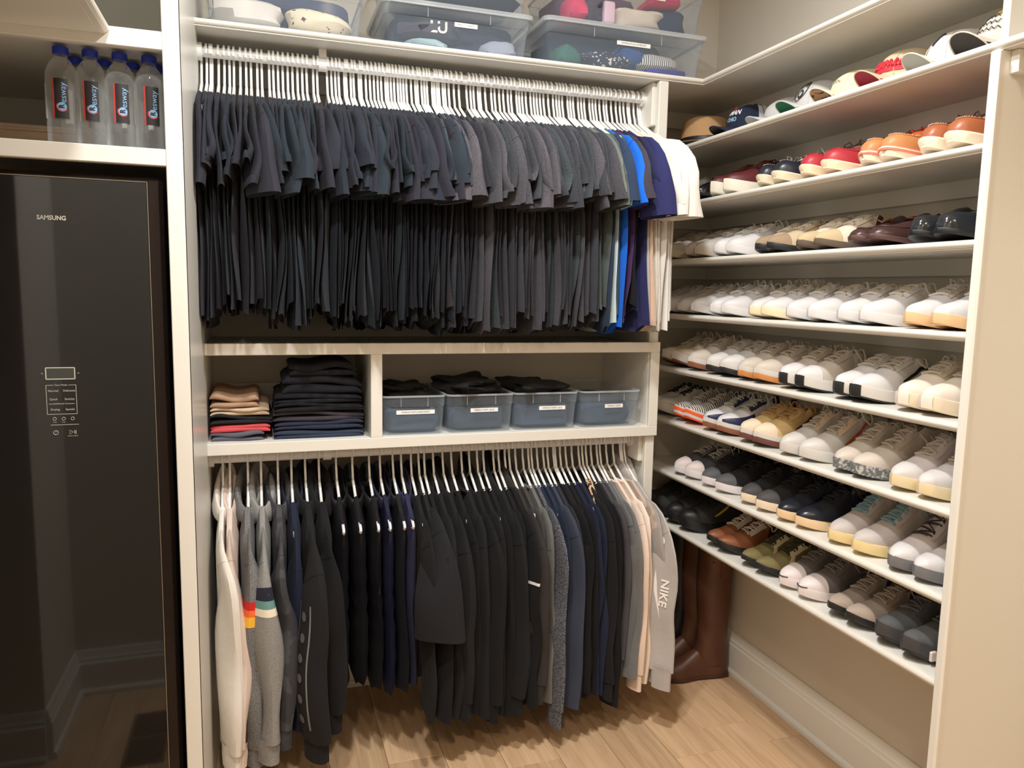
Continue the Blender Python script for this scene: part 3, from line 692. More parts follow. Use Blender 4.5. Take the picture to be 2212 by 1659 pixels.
# ------------------------------------------------------------------ water bottles in the cubby
CLR = plastic('clear_bottle', (225, 230, 232), .07, .04); CAPB = mat('cap_blue', (24, 52, 168), .4); LBK = mat('label_black', (24, 22, 24), .5); LWH = mat('label_white', (215, 210, 204), .6); LRD = mat('label_red', (196, 60, 52), .5); LBL = mat('label_blue', (120, 160, 196), .5)
Z0 = 1.703
def bottle(x, y, rz, label, front):
    t = empty('water_bottle', (x, y, Z0), rz, label=label, cat='bottle', group=None if front else 'bottles in the second row')
    r = .0315
    MB().lathe([(.0001, .004), (.018, .0005), (.028, .003), (r, .010), (r, .05), (r - .001, .054), (r, .058), (r, .142), (r - .002, .155), (r - .007, .168), (.018, .178), (.0125, .184), (.0125, .190), (.0145, .191), (.0145, .193), (.0122, .194), (.0122, .200)], 28).build('body', CLR, t)
    mb = MB(); mb.lathe([(.0128, .190), (.0152, .1905), (.0155, .196), (.0152, .2035), (.013, .2058), (.0001, .2062)], 28)
    mb.build('cap', CAPB, t)
    def cyl(a, z, off=.0004): return ((r + off)*math.sin(a), -(r + off)*math.cos(a), z)
    def lab(a0, a1, z0, z1, m, name, off=.0004): return MB().grid(np.array([[cyl(a, z, off) for a in np.linspace(a0, a1, 9)] for z in (z0, z1)])).build(name, m, t)
    lb = lab(-.42, .42, .056, .136, LBK, 'label')
    lab(-.52, -.42, .056, .136, LRD, 'label_edge'); lab(1.35, 1.75, .060, .128, LWH, 'back_label'); lab(-1.9, -1.35, .060, .130, LWH, 'back_label')
    text_part('esway', .0165, lambda a, b: cyl(.16 + (-b)/r*-1*-1 - .05, .108 + a, .0009), LBL, t, 'lettering')
    ring = [(math.cos(a), math.sin(a)) for a in np.linspace(0, 6.283, 22, endpoint=False)]
    MB().add([cyl(.02, .080, .0007)] + [cyl(.02 + .0085*c/r, .080 + .0085*s_, .0007) for c, s_ in ring], [(0, 1 + q, 1 + (q + 1) % 22) for q in range(22)]).build('logo_disc', LBL, t)
    MB().grid(np.array([[cyl(.02 + rr*math.cos(a)/r, .080 + rr*math.sin(a), .0008) for rr in (.0088, .0105)] for a in np.linspace(R(150), R(330), 14)])).build('logo_arc', LRD, t)
    text_part('R', .014, lambda a, b: cyl(.02 + (-b)/r, .080 + a, .0012), LBK, t, 'logo_letter', True)
    return t
for i, (x, s) in enumerate(((-.384, 'end one away from the stile'), (-.329, 'second from the open end'), (-.273, 'second from the cabinet stile'), (-.216, 'right against the cabinet stile'))):
    bottle(x, 1.872, .12 + .04*i, 'clear water bottle with blue cap and black label, ' + s, True)
for x in (-.372, -.315, -.258, -.208): bottle(x, 1.945, random.uniform(1, 5), 'clear water bottle with blue cap standing behind the front row', False)
t = empty('wooden_tray', (-.60, 2.20, Z0 + .0006), label='pale wooden tray box at the back of the cubby behind the bottles', cat='box')
WP = mat('pale_wood', (206, 182, 158), .6)
part('base', WP, t, (-.30, .25, -.14, .14, 0, .008)); part('front', WP, t, (-.30, .25, -.15, -.14, 0, .075)); part('back', WP, t, (-.30, .25, .14, .15, 0, .075)); part('rim', WP, t, (-.30, .25, -.155, -.14, .060, .066)); part('side', WP, t, (.24, .25, -.14, .14, 0, .075)); part('side', WP, t, (-.30, -.29, -.14, .14, 0, .075))

# ------------------------------------------------------------------ soft lumps, folded clothes, clear bins
def lump(name, m, cx, cy_, cz, sx, sy_, sz, seed, amp=.18, parent=None, power=.55, nu=18, nv=11, fmax=1.6):
    """a crumpled heap: flattened super-ellipsoid with folds; z from 0 up"""
    f = smoothf(8, seed, 3, fmax); P = []
    for v in np.linspace(-.5*math.pi, .5*math.pi, nv):
        ring = []
        for u in np.linspace(0, 2*math.pi, nu, endpoint=False):
            e = lambda q: math.copysign(abs(q)**power, q)
            a, b, c = e(math.cos(v))*e(math.cos(u)), e(math.cos(v))*e(math.sin(u)), e(math.sin(v))
            k = 1 + amp*float(f(a*.5, b*.5, c*.5)); kz = k if c > 0 else 1
            ring.append((cx + sx*a*k, cy_ + sy_*b*k, cz + sz*(1 + c*kz)))
        P.append(ring)
    return MB().loft(np.array(P)).build(name, m, parent)
def folded(name, m, x0, x1, y0, y1, z, h, seed, label, cat, group=None, sag=.006):
    """folded garment: layered slab, folds facing the room"""
    t = empty(name, ((x0 + x1)/2, (y0 + y1)/2, z), label=label, cat=cat, group=group)
    f = smoothf(6, seed, 2, .9); n = 22; lay = 2; W2, D2 = (x1 - x0)/2, (y1 - y0)/2
    for li in range(lay):
        P = []; hh = h/lay
        prof = [(math.sin(a), math.cos(a)) for a in np.linspace(0, math.pi, 9)]           # rounded front fold
        for x in np.linspace(-1, 1, n):
            edge = (1 - abs(x)**8)**.5 if abs(x) < 1 else 0
            dz = sag*float(f(x*.8, li*.37)); dh = hh*(.94 + .22*float(f(x*.6 + 3, li*.5)))*max(.25, edge); dy = .006*float(f(x*.9 + 7, li*.9))
            row = [(x*W2, D2, li*hh + .001)] + [(x*W2, -D2 + dy + dh*.5 - (dh*.5)*s_ + .004*abs(x)**6, li*hh + dh*.5*(1 - c) + dz*(li > 0)) for s_, c in prof][:] + [(x*W2, D2, li*hh + dh + dz)]
            P.append(row)
        mb = MB().grid(np.array(P)); a = len(P[0])
        mb.f.append(tuple(range(a))[::-1]); mb.f.append(tuple((n-1)*a + q for q in range(a)))
        mb.build('layer', m, t)
    return t
ZB = .979
den = lambda k, c: cloth(k, c, .25, 600)
y0, y1 = 2.285, 2.56
z = ZB
for nm, m, x0, x1, h, lab, cat in (
    ('folded_shirt', cloth('f_grey', (92, 92, 104)), -.140, .005, .026, 'grey-blue folded shirt at the bottom of the low stack', 'shirt'),
    ('folded_shirt', cloth('f_coral', (198, 78, 84)), -.140, .022, .024, 'coral red folded shirt in the low stack', 'shirt'),
    ('folded_trousers', cloth('f_black', (34, 34, 38)), -.140, .028, .024, 'black folded trousers under the tan ones', 'trousers'),
    ('folded_trousers', cloth('f_sand', (196, 176, 152)), -.140, .020, .024, 'sand folded trousers under the tan top pair', 'trousers'),
    ('folded_trousers', cloth('f_tan', (166, 136, 112)), -.140, -.008, .036, 'tan folded trousers on top of the low stack', 'trousers')):
    folded(nm, m, x0, x1, y0, y1, z, h, int(z*9999), lab, cat); z += h*1.0
z = ZB
for k, (nm, m, x0, x1, h, lab, cat) in enumerate((
    ('folded_jeans', den('j0', (48, 56, 76)), .032, .292, .026, 'faded blue folded jeans at the bottom of the tall stack', 'jeans'),
    ('folded_jeans', den('j1', (40, 46, 64)), .034, .290, .024, 'mid blue folded jeans second from the bottom of the tall stack', 'jeans'),
    ('folded_jeans', cloth('j2', (58, 54, 62)), .030, .292, .030, 'charcoal folded jeans in the tall stack', 'jeans'),
    ('folded_jeans', cloth('j3', (22, 23, 28)), .034, .290, .024, 'black folded jeans above the charcoal pair', 'jeans'),
    ('folded_jeans', cloth('j4', (28, 30, 38)), .036, .286, .026, 'blue-black folded jeans in the upper half of the tall stack', 'jeans'),
    ('folded_jeans', cloth('j5', (36, 38, 48)), .058, .288, .056, 'thick dark navy folded jeans near the top of the tall stack', 'jeans'),
    ('folded_jeans', cloth('j6', (24, 25, 30)), .078, .272, .034, 'crumpled black jeans on top of the tall stack', 'jeans'))):
    folded(nm, m, x0, x1, y0 + .004*(k % 3), y1, z, h, 300 + k, lab, cat, sag=.009 if k > 4 else .006); z += h
t = empty('paper_carton', (-.02, 2.60, ZB), label='flat white carton leaning behind the folded trousers', cat='box')
part('panel', mat('carton', (206, 206, 204), .6), t, (-.10, .12, -.012, .012, 0, .13)); part('flap', mat('carton', (206, 206, 204), .6), t, (-.10, .12, -.013, -.011, .09, .131))

BIN = plastic('bin_plastic', (180, 196, 212), .14, .12); LABW = mat('label_paper', (240, 240, 238), .6); INK = mat('label_ink', (40, 40, 44), .6)
def rrect(hx, hy, r, z, n=5):
    P = []
    for cx, cy_, a0 in ((hx - r, hy - r, 0), (-hx + r, hy - r, 90), (-hx + r, -hy + r, 180), (hx - r, -hy + r, 270)):
        for a in np.linspace(R(a0), R(a0 + 90), n): P.append((cx + r*math.cos(a), cy_ + r*math.sin(a), z))
    return P
def bin_(name, x, y, z, w, d, h, label, words, lx=0, lw=.09, lh=.0125, lz=.58, lid=False, rz=0, lab_name='bin'):
    t = empty(name, (x, y, z), rz, label=label, cat='bin')
    hx, hy = w/2, d/2; k = .92
    P = [rrect(hx*k - .004, hy*k - .004, .015, .002), rrect(hx*k, hy*k, .018, .004), rrect(hx*(k + .045), hy*(k + .03), .018, h*.70), rrect(hx*(k + .05) + .0015, hy*(k + .035) + .0015, .018, h*.715), rrect(hx*.985, hy*.985, .018, h*.97)]
    mb = MB().loft(np.array(P)); mb.f.append(tuple(range(20))[::-1]); mb.build('tub', BIN, t)
    rim = np.array([rrect(hx*.985, hy*.985, .018, h*.955), rrect(hx, hy, .02, h*.955), rrect(hx, hy, .02, h), rrect(hx*.975, hy*.975, .018, h)])
    MB().loft(rim).build('rim', plastic('bin_rim', (206, 216, 224), .45, .15), t)
    for s in (-1, 1): part('rib', plastic('bin_rim', (206, 216, 224), .45, .15), t, (s*hx*.42 - .0008, s*hx*.42 + .0008, -hy*.965 - .0015, -hy*.955, h*.72, h*.95), b=.0002)
    if lid:
        L = np.array([rrect(hx + .006, hy + .006, .024, h - .006), rrect(hx + .007, hy + .007, .024, h + .006), rrect(hx - .002, hy - .002, .02, h + .009), rrect(hx - .012, hy - .012, .02, h + .004)])
        q = MB().loft(L); q.f.append(tuple(60 + a for a in range(20))); q.build('lid', plastic('bin_lid', (214, 222, 228), .40, .15), t)
    if words == ' ': part('paper_label', LABW, t, (lx - lw/2, lx + lw/2, -hy*.96 - .0024, -hy*.96 - .002, h*lz - lh/2, h*lz + lh/2), b=.0001)
    elif words:
        fy = -hy*(k + .03*lz) - .0028
        part('paper_label', LABW, t, (lx - lw/2, lx + lw/2, fy - .0004, fy, h*lz - lh/2, h*lz + lh/2), b=.0001)
        text_part(words, lh*.62, lambda a, b: (lx + a, fy - .0008, h*lz + b), INK, t, 'lettering', width=lw*.74)
    return t
gut = {}
BB = cloth('bin_black', (24, 24, 27)); BBL = cloth('bin_blue', (58, 74, 96)); BG2 = cloth('bin_slate', (76, 86, 100))
small = ((.444, .196, 'WORKOUT PANTS & BIKE SHORTS', 'clear bin labelled for workout pants, first beside the divider', .118), (.652, .220, 'WORKOUT SHORTS - BLACK', 'clear bin labelled for black workout shorts, heaped highest', .09), (.874, .222, 'WORKOUT SHORTS - BLUE', 'clear bin labelled for blue workout shorts', .09), (1.100, .218, 'WORKOUT SHIRTS', 'clear bin labelled for workout shirts, nothing above its rim', .066))
for k, (x, wd, words, lab, lw) in enumerate(small):
    bin_('storage_bin', x, 2.425, ZB, wd, .33, .122, lab, words, lx=(.004, .010, .020, .010)[k], lw=lw, rz=(-.015, .012, -.01, .015)[k])
    for j, (m, sz, zz) in enumerate(((BBL, .036, .006), (BG2 if k == 3 else BB, .026, .070))):
        if k == 3 and j == 1: sz, zz = .012, .070
        tag(lump('workout_clothes', m, 0, 0, 0, wd*(.42 if j == 0 else .38), .138 if j == 0 else .125, sz, 40 + k*3 + j, .05 if j == 0 else .12, power=.28 if j == 0 else .55), ('blue-grey workout clothes in the lower half of the ' if j == 0 else 'dark workout clothes on top in the ') + ('workout pants bin', 'black shorts bin', 'blue shorts bin', 'workout shirts bin')[k], 'clothes').location = (x, 2.425, ZB + zz)
    if k in (1, 2):
        o = lump('workout_shorts', BB, 0, 0, 0, wd*.42, .14, .026 if k == 1 else .020, 70 + k, .30, nu=26, nv=13, fmax=2.4); o.location = (x - (.012 if k == 1 else 0), 2.42, ZB + .105); tag(o, 'heap of crumpled black shorts rising above the ' + ('black shorts bin' if k == 1 else 'blue shorts bin'), 'shorts')
    if k == 0:
        o = lump('workout_shorts', BB, 0, 0, 0, wd*.36, .12, .016, 75, .3, nu=26, nv=13, fmax=2.4); o.location = (x - .012, 2.47, ZB + .106); tag(o, 'black pants heaped in the workout pants bin', 'shorts')
ZTB = ZT + .019
HB = .118
def cont(m, bx, x0, x1, z0, h, seed, lab, cat='clothes', y=2.40, d=.085, name='stored_clothes', power=.6, amp=.15):
    o = lump(name, m, 0, 0, 0, (x1 - x0)/2, d, h/2, seed, amp, power=power); o.location = ((x0 + x1)/2, y, z0); tag(o, lab, cat); return o
# blankets bin
bin_('storage_bin', .085, 2.44, ZTB, .43, .33, .135, 'clear bin of pale blankets at the cabinet end of the top shelf', ' ', lx=.02, lw=.08, lz=.93)
cont(cloth('bl_white', (222, 218, 212)), 0, -.11, .075, ZTB + .006, .075, 91, 'white fleece blanket folded in the blankets bin', 'blanket', 2.379)
cont(mat('bl_cream', (232, 220, 194), .9, rgb2=(70, 66, 70), nscale=70, nlo=.66, nhi=.68), 0, .085, .265, ZTB + .006, .070, 92, 'cream blanket with dark stitched edge in the blankets bin', 'blanket', 2.379)
cont(cloth('bl_navy', (70, 76, 100)), 0, -.11, .275, ZTB + .004, .125, 93, 'navy folded blanket at the back of the blankets bin', 'blanket', 2.48, .10, power=.3, amp=.04)
# t-shirts bin and the one on it
bin_('storage_bin', .575, 2.44, ZTB, .45, .33, HB, 'clear lidded bin labelled for miscellaneous T-shirts', 'MISC T-SHIRTS', lx=.02, lw=.07, lz=.63, lid=True)
cont(cloth('ms1', (66, 66, 78)), 0, .40, .60, ZTB + .03, .060, 94, 'dark printed T-shirt in the T-shirts bin', 'shirt', 2.379)
cont(cloth('ms2', (168, 196, 200)), 0, .41, .56, ZTB + .004, .034, 95, 'pale aqua T-shirt low in the T-shirts bin', 'shirt', 2.379)
cont(cloth('ms3', (156, 162, 178)), 0, .65, .765, ZTB + .004, .052, 96, 'pale grey T-shirt in the T-shirts bin', 'shirt', 2.379)
cont(cloth('ms4', (46, 52, 70)), 0, .385, .770, ZTB + .004, .105, 97, 'navy T-shirts filling the back of the T-shirts bin', 'shirt', 2.46, .115, power=.3, amp=.04)
text_part('LU', .045, lambda a, b: (.515 + a, 2.2905, ZTB + .062 + b), WHT[0], None, 'shirt_print', True)
bpy.data.objects['shirt_print'].parent = [o for o in bpy.data.objects if o.get('label') == 'dark printed T-shirt in the T-shirts bin'][0]
bpy.data.objects['shirt_print'].matrix_parent_inverse = Matrix.Translation(bpy.data.objects['shirt_print'].parent.location).inverted()
bin_('storage_bin', .58, 2.44, ZTB + HB + .008, .43, .32, .13, 'clear bin of dark clothes stacked on the T-shirts bin', None)
cont(cloth('dk1', (30, 32, 42)), 0, .395, .765, ZTB + HB + .014, .10, 98, 'dark clothes filling the bin on the T-shirts bin', 'clothes', 2.42, .11)
# swimwear bins
bin_('storage_bin', 1.125, 2.44, ZTB, .56, .33, .128, 'clear lidded bin labelled for swimsuits and coverups, the lower one', 'SWIMSUITS & COVERUPS', lx=.02, lw=.118, lz=.66, lid=True)
cont(cloth('sw_green', (54, 104, 92)), 0, .895, .985, ZTB + .004, .07, 101, 'green swimsuit in the lower swimwear bin', 'swimsuit', 2.379)
dots = mat('sw_dots', (40, 46, 66), .9, rgb2=(226, 224, 220), nscale=110, nlo=.60, nhi=.63)
cont(dots, 0, .97, 1.16, ZTB + .004, .060, 102, 'navy swimsuit with white dots in the lower swimwear bin', 'swimsuit', 2.379)
cont(cloth('sw_blue', (50, 86, 150)), 0, 1.10, 1.20, ZTB + .020, .065, 103, 'blue swimsuit in the lower swimwear bin', 'swimsuit', 2.379)
def stripes(key, a, b, sc):
    m = mat(key, a, .9); nt = m.node_tree; wv = nt.nodes.new('ShaderNodeTexWave'); wv.inputs['Scale'].default_value = sc; wv.inputs['Distortion'].default_value = 3; wv.inputs['Detail Scale'].default_value = .6
    tc = nt.nodes.new('ShaderNodeTexCoord'); nt.links.new(tc.outputs['Object'], wv.inputs['Vector']); r = nt.nodes.new('ShaderNodeValToRGB'); r.color_ramp.elements[0].position = .60; r.color_ramp.elements[1].position = .66
    r.color_ramp.elements[0].color = lin(a) + (1,); r.color_ramp.elements[1].color = lin(b) + (1,); nt.links.new(wv.outputs['Fac'], r.inputs['Fac']); nt.links.new(r.outputs['Color'], nt.nodes['Principled BSDF'].inputs['Base Color']); return m
cont(stripes('sw_stripe', (226, 224, 220), (44, 44, 60), 45), 0, 1.16, 1.33, ZTB + .018, .060, 104, 'white coverup with thin dark stripes in the lower swimwear bin', 'coverup', 2.379)
cont(cloth('sw_purple', (66, 56, 168)), 0, 1.20, 1.355, ZTB + .003, .026, 105, 'violet blue swimsuit lying low in the lower swimwear bin', 'swimsuit', 2.374, .08)
cont(cloth('sw_dk', (46, 54, 72)), 0, .885, 1.300, ZTB + .004, .118, 106, 'dark swimwear filling the back of the lower swimwear bin', 'swimsuit', 2.465, .115, power=.3, amp=.04)
bin_('storage_bin', 1.145, 2.44, ZTB + .136, .51, .32, .135, 'clear bin labelled for swimsuits and coverups, the upper one', 'SWIMSUITS & COVERUPS', lx=.05, lw=.118, lz=.74)
zz = ZTB + .142
cont(cloth('su_pink', (226, 62, 110)), 0, .93, 1.00, zz, .08, 107, 'hot pink swimsuit in the upper swimwear bin', 'swimsuit', 2.379)
cont(cloth('su_grey', (70, 60, 76)), 0, .985, 1.05, zz, .09, 108, 'dark plum swimsuit beside the hot pink one', 'swimsuit', 2.379)
cont(mat('su_box', (232, 200, 220), .6), 0, 1.045, 1.085, zz, .07, 109, 'pale pink carton with violet band in the upper swimwear bin', 'carton', 2.325, .03, power=.25, amp=.02, name='small_carton')
cont(cloth('su_cream', (224, 214, 200)), 0, 1.09, 1.27, zz, .065, 110, 'cream coverup in the upper swimwear bin', 'coverup', 2.379)
cont(cloth('su_navy', (46, 54, 84)), 0, 1.20, 1.375, zz, .085, 111, 'navy swimsuit at the end of the upper swimwear bin', 'swimsuit', 2.40)
cont(cloth('su_plum', (96, 60, 84)), 0, .92, 1.20, zz, .12, 113, 'plum swimwear at the back of the upper swimwear bin', 'swimsuit', 2.48, .10, power=.35, amp=.05)
cont(cloth('su_red', (216, 48, 92)), 0, 1.22, 1.33, zz + .082, .04, 112, 'crimson swimsuit on top in the upper swimwear bin', 'swimsuit', 2.379)
#--PART4--
# ------------------------------------------------------------------ shoes
def leather(key, rgb, rough=.5, **k): return mat('shoe_' + key, rgb, rough, bump=k.pop('bump', .08), bscale=k.pop('bscale', 300), **k)
def cinterp(x, xp, fp):
    """smooth (pchip-like) interpolation"""
    x = np.asarray(x, float); xp = np.asarray(xp, float); fp = np.asarray(fp, float)
    d = np.diff(fp)/np.diff(xp); g = np.zeros(len(fp)); g[0], g[-1] = d[0], d[-1]
    for i in range(1, len(fp) - 1): g[i] = 0 if d[i-1]*d[i] <= 0 else 2*d[i-1]*d[i]/(d[i-1] + d[i])
    i = np.clip(np.searchsorted(xp, x) - 1, 0, len(xp) - 2); h = xp[i+1] - xp[i]; t = np.clip((x - xp[i])/h, 0, 1)
    return (2*t**3 - 3*t**2 + 1)*fp[i] + (t**3 - 2*t**2 + t)*h*g[i] + (-2*t**3 + 3*t**2)*fp[i+1] + (t**3 - t**2)*h*g[i+1]
SH = {
 'low':    dict(L=.285, W=.094, th=.025, spring=.015, n=1.85, to=.43, h=((0, .066), (.1, .066), (.25, .050), (.38, .080), (.45, .084), (.6, .066), (.75, .045), (.87, .032), (.95, .020), (1, .003)), p=.72),
 'chunky': dict(L=.290, W=.097, th=.031, spring=.018, n=1.85, to=.43, h=((0, .070), (.1, .070), (.25, .054), (.38, .086), (.45, .090), (.6, .070), (.75, .048), (.87, .034), (.95, .022), (1, .003)), p=.70),
 'high':   dict(L=.285, W=.094, th=.027, spring=.015, n=1.85, to=.40, h=((0, .096), (.1, .100), (.25, .098), (.36, .108), (.42, .106), (.6, .070), (.75, .046), (.87, .032), (.95, .020), (1, .003)), p=.72),
 'runner': dict(L=.290, W=.094, th=.029, spring=.028, n=1.8, to=.43, h=((0, .072), (.1, .068), (.25, .054), (.38, .082), (.45, .084), (.6, .064), (.75, .044), (.87, .031), (.95, .019), (1, .003)), p=.82),
 'boat':   dict(L=.280, W=.094, th=.022, spring=.018, n=2.2, to=.52, h=((0, .056), (.1, .052), (.3, .038), (.48, .058), (.54, .060), (.65, .054), (.78, .047), (.89, .040), (.96, .027), (1, .004)), p=.58),
 'dress':  dict(L=.300, W=.092, th=.016, spring=.014, n=1.7, to=.44, h=((0, .064), (.1, .060), (.28, .044), (.40, .070), (.46, .072), (.6, .054), (.75, .040), (.87, .030), (.95, .020), (1, .003)), p=.8),
 'hiker':  dict(L=.290, W=.102, th=.032, spring=.024, n=2.0, to=.40, h=((0, .094), (.1, .092), (.25, .084), (.36, .100), (.42, .098), (.6, .074), (.75, .052), (.87, .040), (.95, .026), (1, .004)), p=.68),
}
class Shoe:
    def __init__(s, kind, **over):
        s.q = dict(SH[kind]); s.q.update(over); q = s.q; s.kind = kind
        s.L, s.W, s.th = q['L'], q['W'], q['th']; s.groove = .008 if kind in ('low', 'high', 'chunky', 'runner', 'hiker') else 0; s.hx = [a for a, _ in q['h']]; s.hy = [b for _, b in q['h']]
    def hw(s, t):
        t = np.clip(np.asarray(t, float), 0, 1); n = s.q['n']
        b = cinterp(t, [0, .12, .4, .70, .85, 1], [.72, .76, .74, 1, 1, .97])
        heel = np.where(t < .13, np.sqrt(np.maximum(0, 1 - (1 - t/.13)**2)), 1)
        toe = np.where(t > .65, np.maximum(0, 1 - (np.maximum(0, t - .65)/.35)**n)**(1/n), 1)
        return s.W/2*b*heel*toe
    def yc(s, t): return .010*np.clip(np.asarray(t) - .45, 0, 1)**1.5*2
    def zs(s, t):
        t = np.asarray(t, float); return s.q['spring']*np.clip((t - .66)/.34, 0, 1)**1.8 + .004*np.clip((.10 - t)/.10, 0, 1)
    def up(s, t, a, off=0):
        """upper surface; t heel->toe, a across 0..1"""
        t = np.asarray(t, float); a = np.asarray(a, float); t, a = np.broadcast_arrays(t, a)
        w = s.hw(t)*1.0 - .001; h = cinterp(t, s.hx, s.hy); p = s.q['p']; to = s.q['to']
        ph = math.pi*a; cv, sv = np.cos(ph), np.maximum(0, np.sin(ph))
        yv = w*np.sign(cv)*np.abs(cv)**.85; zv = h*sv**p
        sg = np.where(a < .5, 1., -1.); q = np.minimum(a, 1 - a)*2
        k = np.clip(q/.6, 0, 1); r = np.clip((q - .6)/.4, 0, 1)
        yo = sg*w*np.where(q < .6, 1.02 - .26*k**1.6, .76 - .70*r); zo = h*np.where(q < .6, np.sin(math.pi/2*np.minimum(k, 1)), 1 - .82*r**.8)
        b = np.clip((t - (to - .035))/.06, 0, 1); b = b*b*(3 - 2*b)
        y = yo*(1 - b) + yv*b; z = zo*(1 - b) + zv*b
        if s.groove: 
            gt = np.clip((t - to)/.02, 0, 1)*np.clip((.665 - t)/.02, 0, 1); ga = np.clip((.085 - np.abs(a - .5))/.03, 0, 1); z = z - s.groove*gt*ga
        P = np.stack([t*s.L, s.yc(t) + y, s.th*.93 + s.zs(t) + z], -1)
        return P
    def surf(s, t, a, off):
        e = 2e-3; P = s.up(t, a); dt = s.up(np.clip(np.asarray(t) + e, 0, 1), a) - s.up(np.clip(np.asarray(t) - e, 0, 1), a); da = s.up(t, np.clip(np.asarray(a) + e, 0, 1)) - s.up(t, np.clip(np.asarray(a) - e, 0, 1))
        n = np.cross(da, dt); l = np.linalg.norm(n, axis=-1, keepdims=True); n = np.where(l > 1e-9, n/np.maximum(l, 1e-9), 0)
        c = np.stack([np.asarray(t)*s.L, 0*np.asarray(t), 0*np.asarray(t) + s.th + .02], -1); sgn = np.sign(np.sum(n*(P - c), -1, keepdims=True)); sgn[sgn == 0] = 1
        off = np.asarray(off, float)
        return P + n*sgn*(off[..., None] if off.ndim else off)
    def ts(s, n=24): u = np.linspace(0, math.pi, n); return (1 - np.cos(u))/2
    def m_upper(s):
        t = s.ts(26); a = np.concatenate([np.linspace(0, .30, 7), np.array([.33, .37, .405, .425, .455, .5, .545, .575, .595, .63, .67]), np.linspace(.70, 1, 7)])
        t = np.sort(np.concatenate([t, [s.q['to'] + .005, s.q['to'] + .022, .643, .664]])); T, A = np.meshgrid(t, a, indexing='ij'); return MB().grid(s.up(T, A))
    def patch(s, t0, t1, a0, a1, off=.0014, n=9, m=7):
        T, A = np.meshgrid(np.linspace(t0, t1, n), np.linspace(a0, a1, m), indexing='ij'); return s.surf(T, A, off)
    def outline(s, grow, n=22):
        t = s.ts(n); L = np.stack([t, s.hw(t) + grow], -1); Rr = np.stack([t[1:-1][::-1], -s.hw(t[1:-1][::-1]) - grow], -1); L[0, 1] = 0; L[-1, 1] = 0
        P = np.concatenate([L, Rr]); g = np.zeros(len(P)); g[0] = -grow; g[n-1] = grow
        return P[:, 0], P[:, 0]*s.L + g, P[:, 1] + s.yc(P[:, 0])
    def m_sole(s, f0, f1, g0, g1, bot=True, lug=0):
        """a slab of the sole between height fractions f0..f1"""
        rings = []
        for f, g in ((f0, g0), (f0 + (f1 - f0)*.15, g0 + .0012), (f0 + (f1 - f0)*.85, g1 + .0012), (f1, g1)):
            t, x, y = s.outline(g); z = s.th*f + s.zs(t)
            if f == 0 and lug: z = z
            rings.append(np.stack([x, y, z], -1))
        return MB().loft(np.array(rings), True, True)
    def line(s, pts, off, r, n=5, flat=1.0, closed=False):
        T = np.array([p[0] for p in pts]); A = np.array([p[1] for p in pts]); return MB().tube(s.surf(T, A, off), r, n, flat=flat, closed=closed)
def bow(s, mb, rng, t0, size=1.0):
    c = s.surf(np.array([t0]), np.array([.5]), .012)[0]; c = Vector(c)
    for sg in (-1, 1):
        lp = []; 
        l = .034*size*rng.uniform(.8, 1.15); w = .013*size; rise = .020*rng.uniform(.5, 1.5)*size; drop = rng.uniform(.004, .024)
        for a in np.linspace(0, 2*math.pi, 11, endpoint=False):
            u = (1 - math.cos(a))/2; lp.append(c + Vector((w*math.sin(a) - .010*u + .008*rng.uniform(-1, 1)*u, sg*(.003 + l*u), rise*math.sin(math.pi*u)*1.2 - drop*u*u)))
        mb.tube(lp, .0018, 5, closed=True, flat=1.7)
        e = []
        k = rng.uniform(.6, 1.2)
        for u in np.linspace(0, 1, 7): e.append(c + Vector((.030*u*k, sg*(.004 + .022*u), .004*math.sin(3*u) - .026*u*u)))
        mb.tube(e, .0017, 5, flat=1.7)
    mb.tube([c + Vector((0, -.006, -.002)), c + Vector((0, 0, .002)), c + Vector((0, .006, -.002))], .0042, 6)
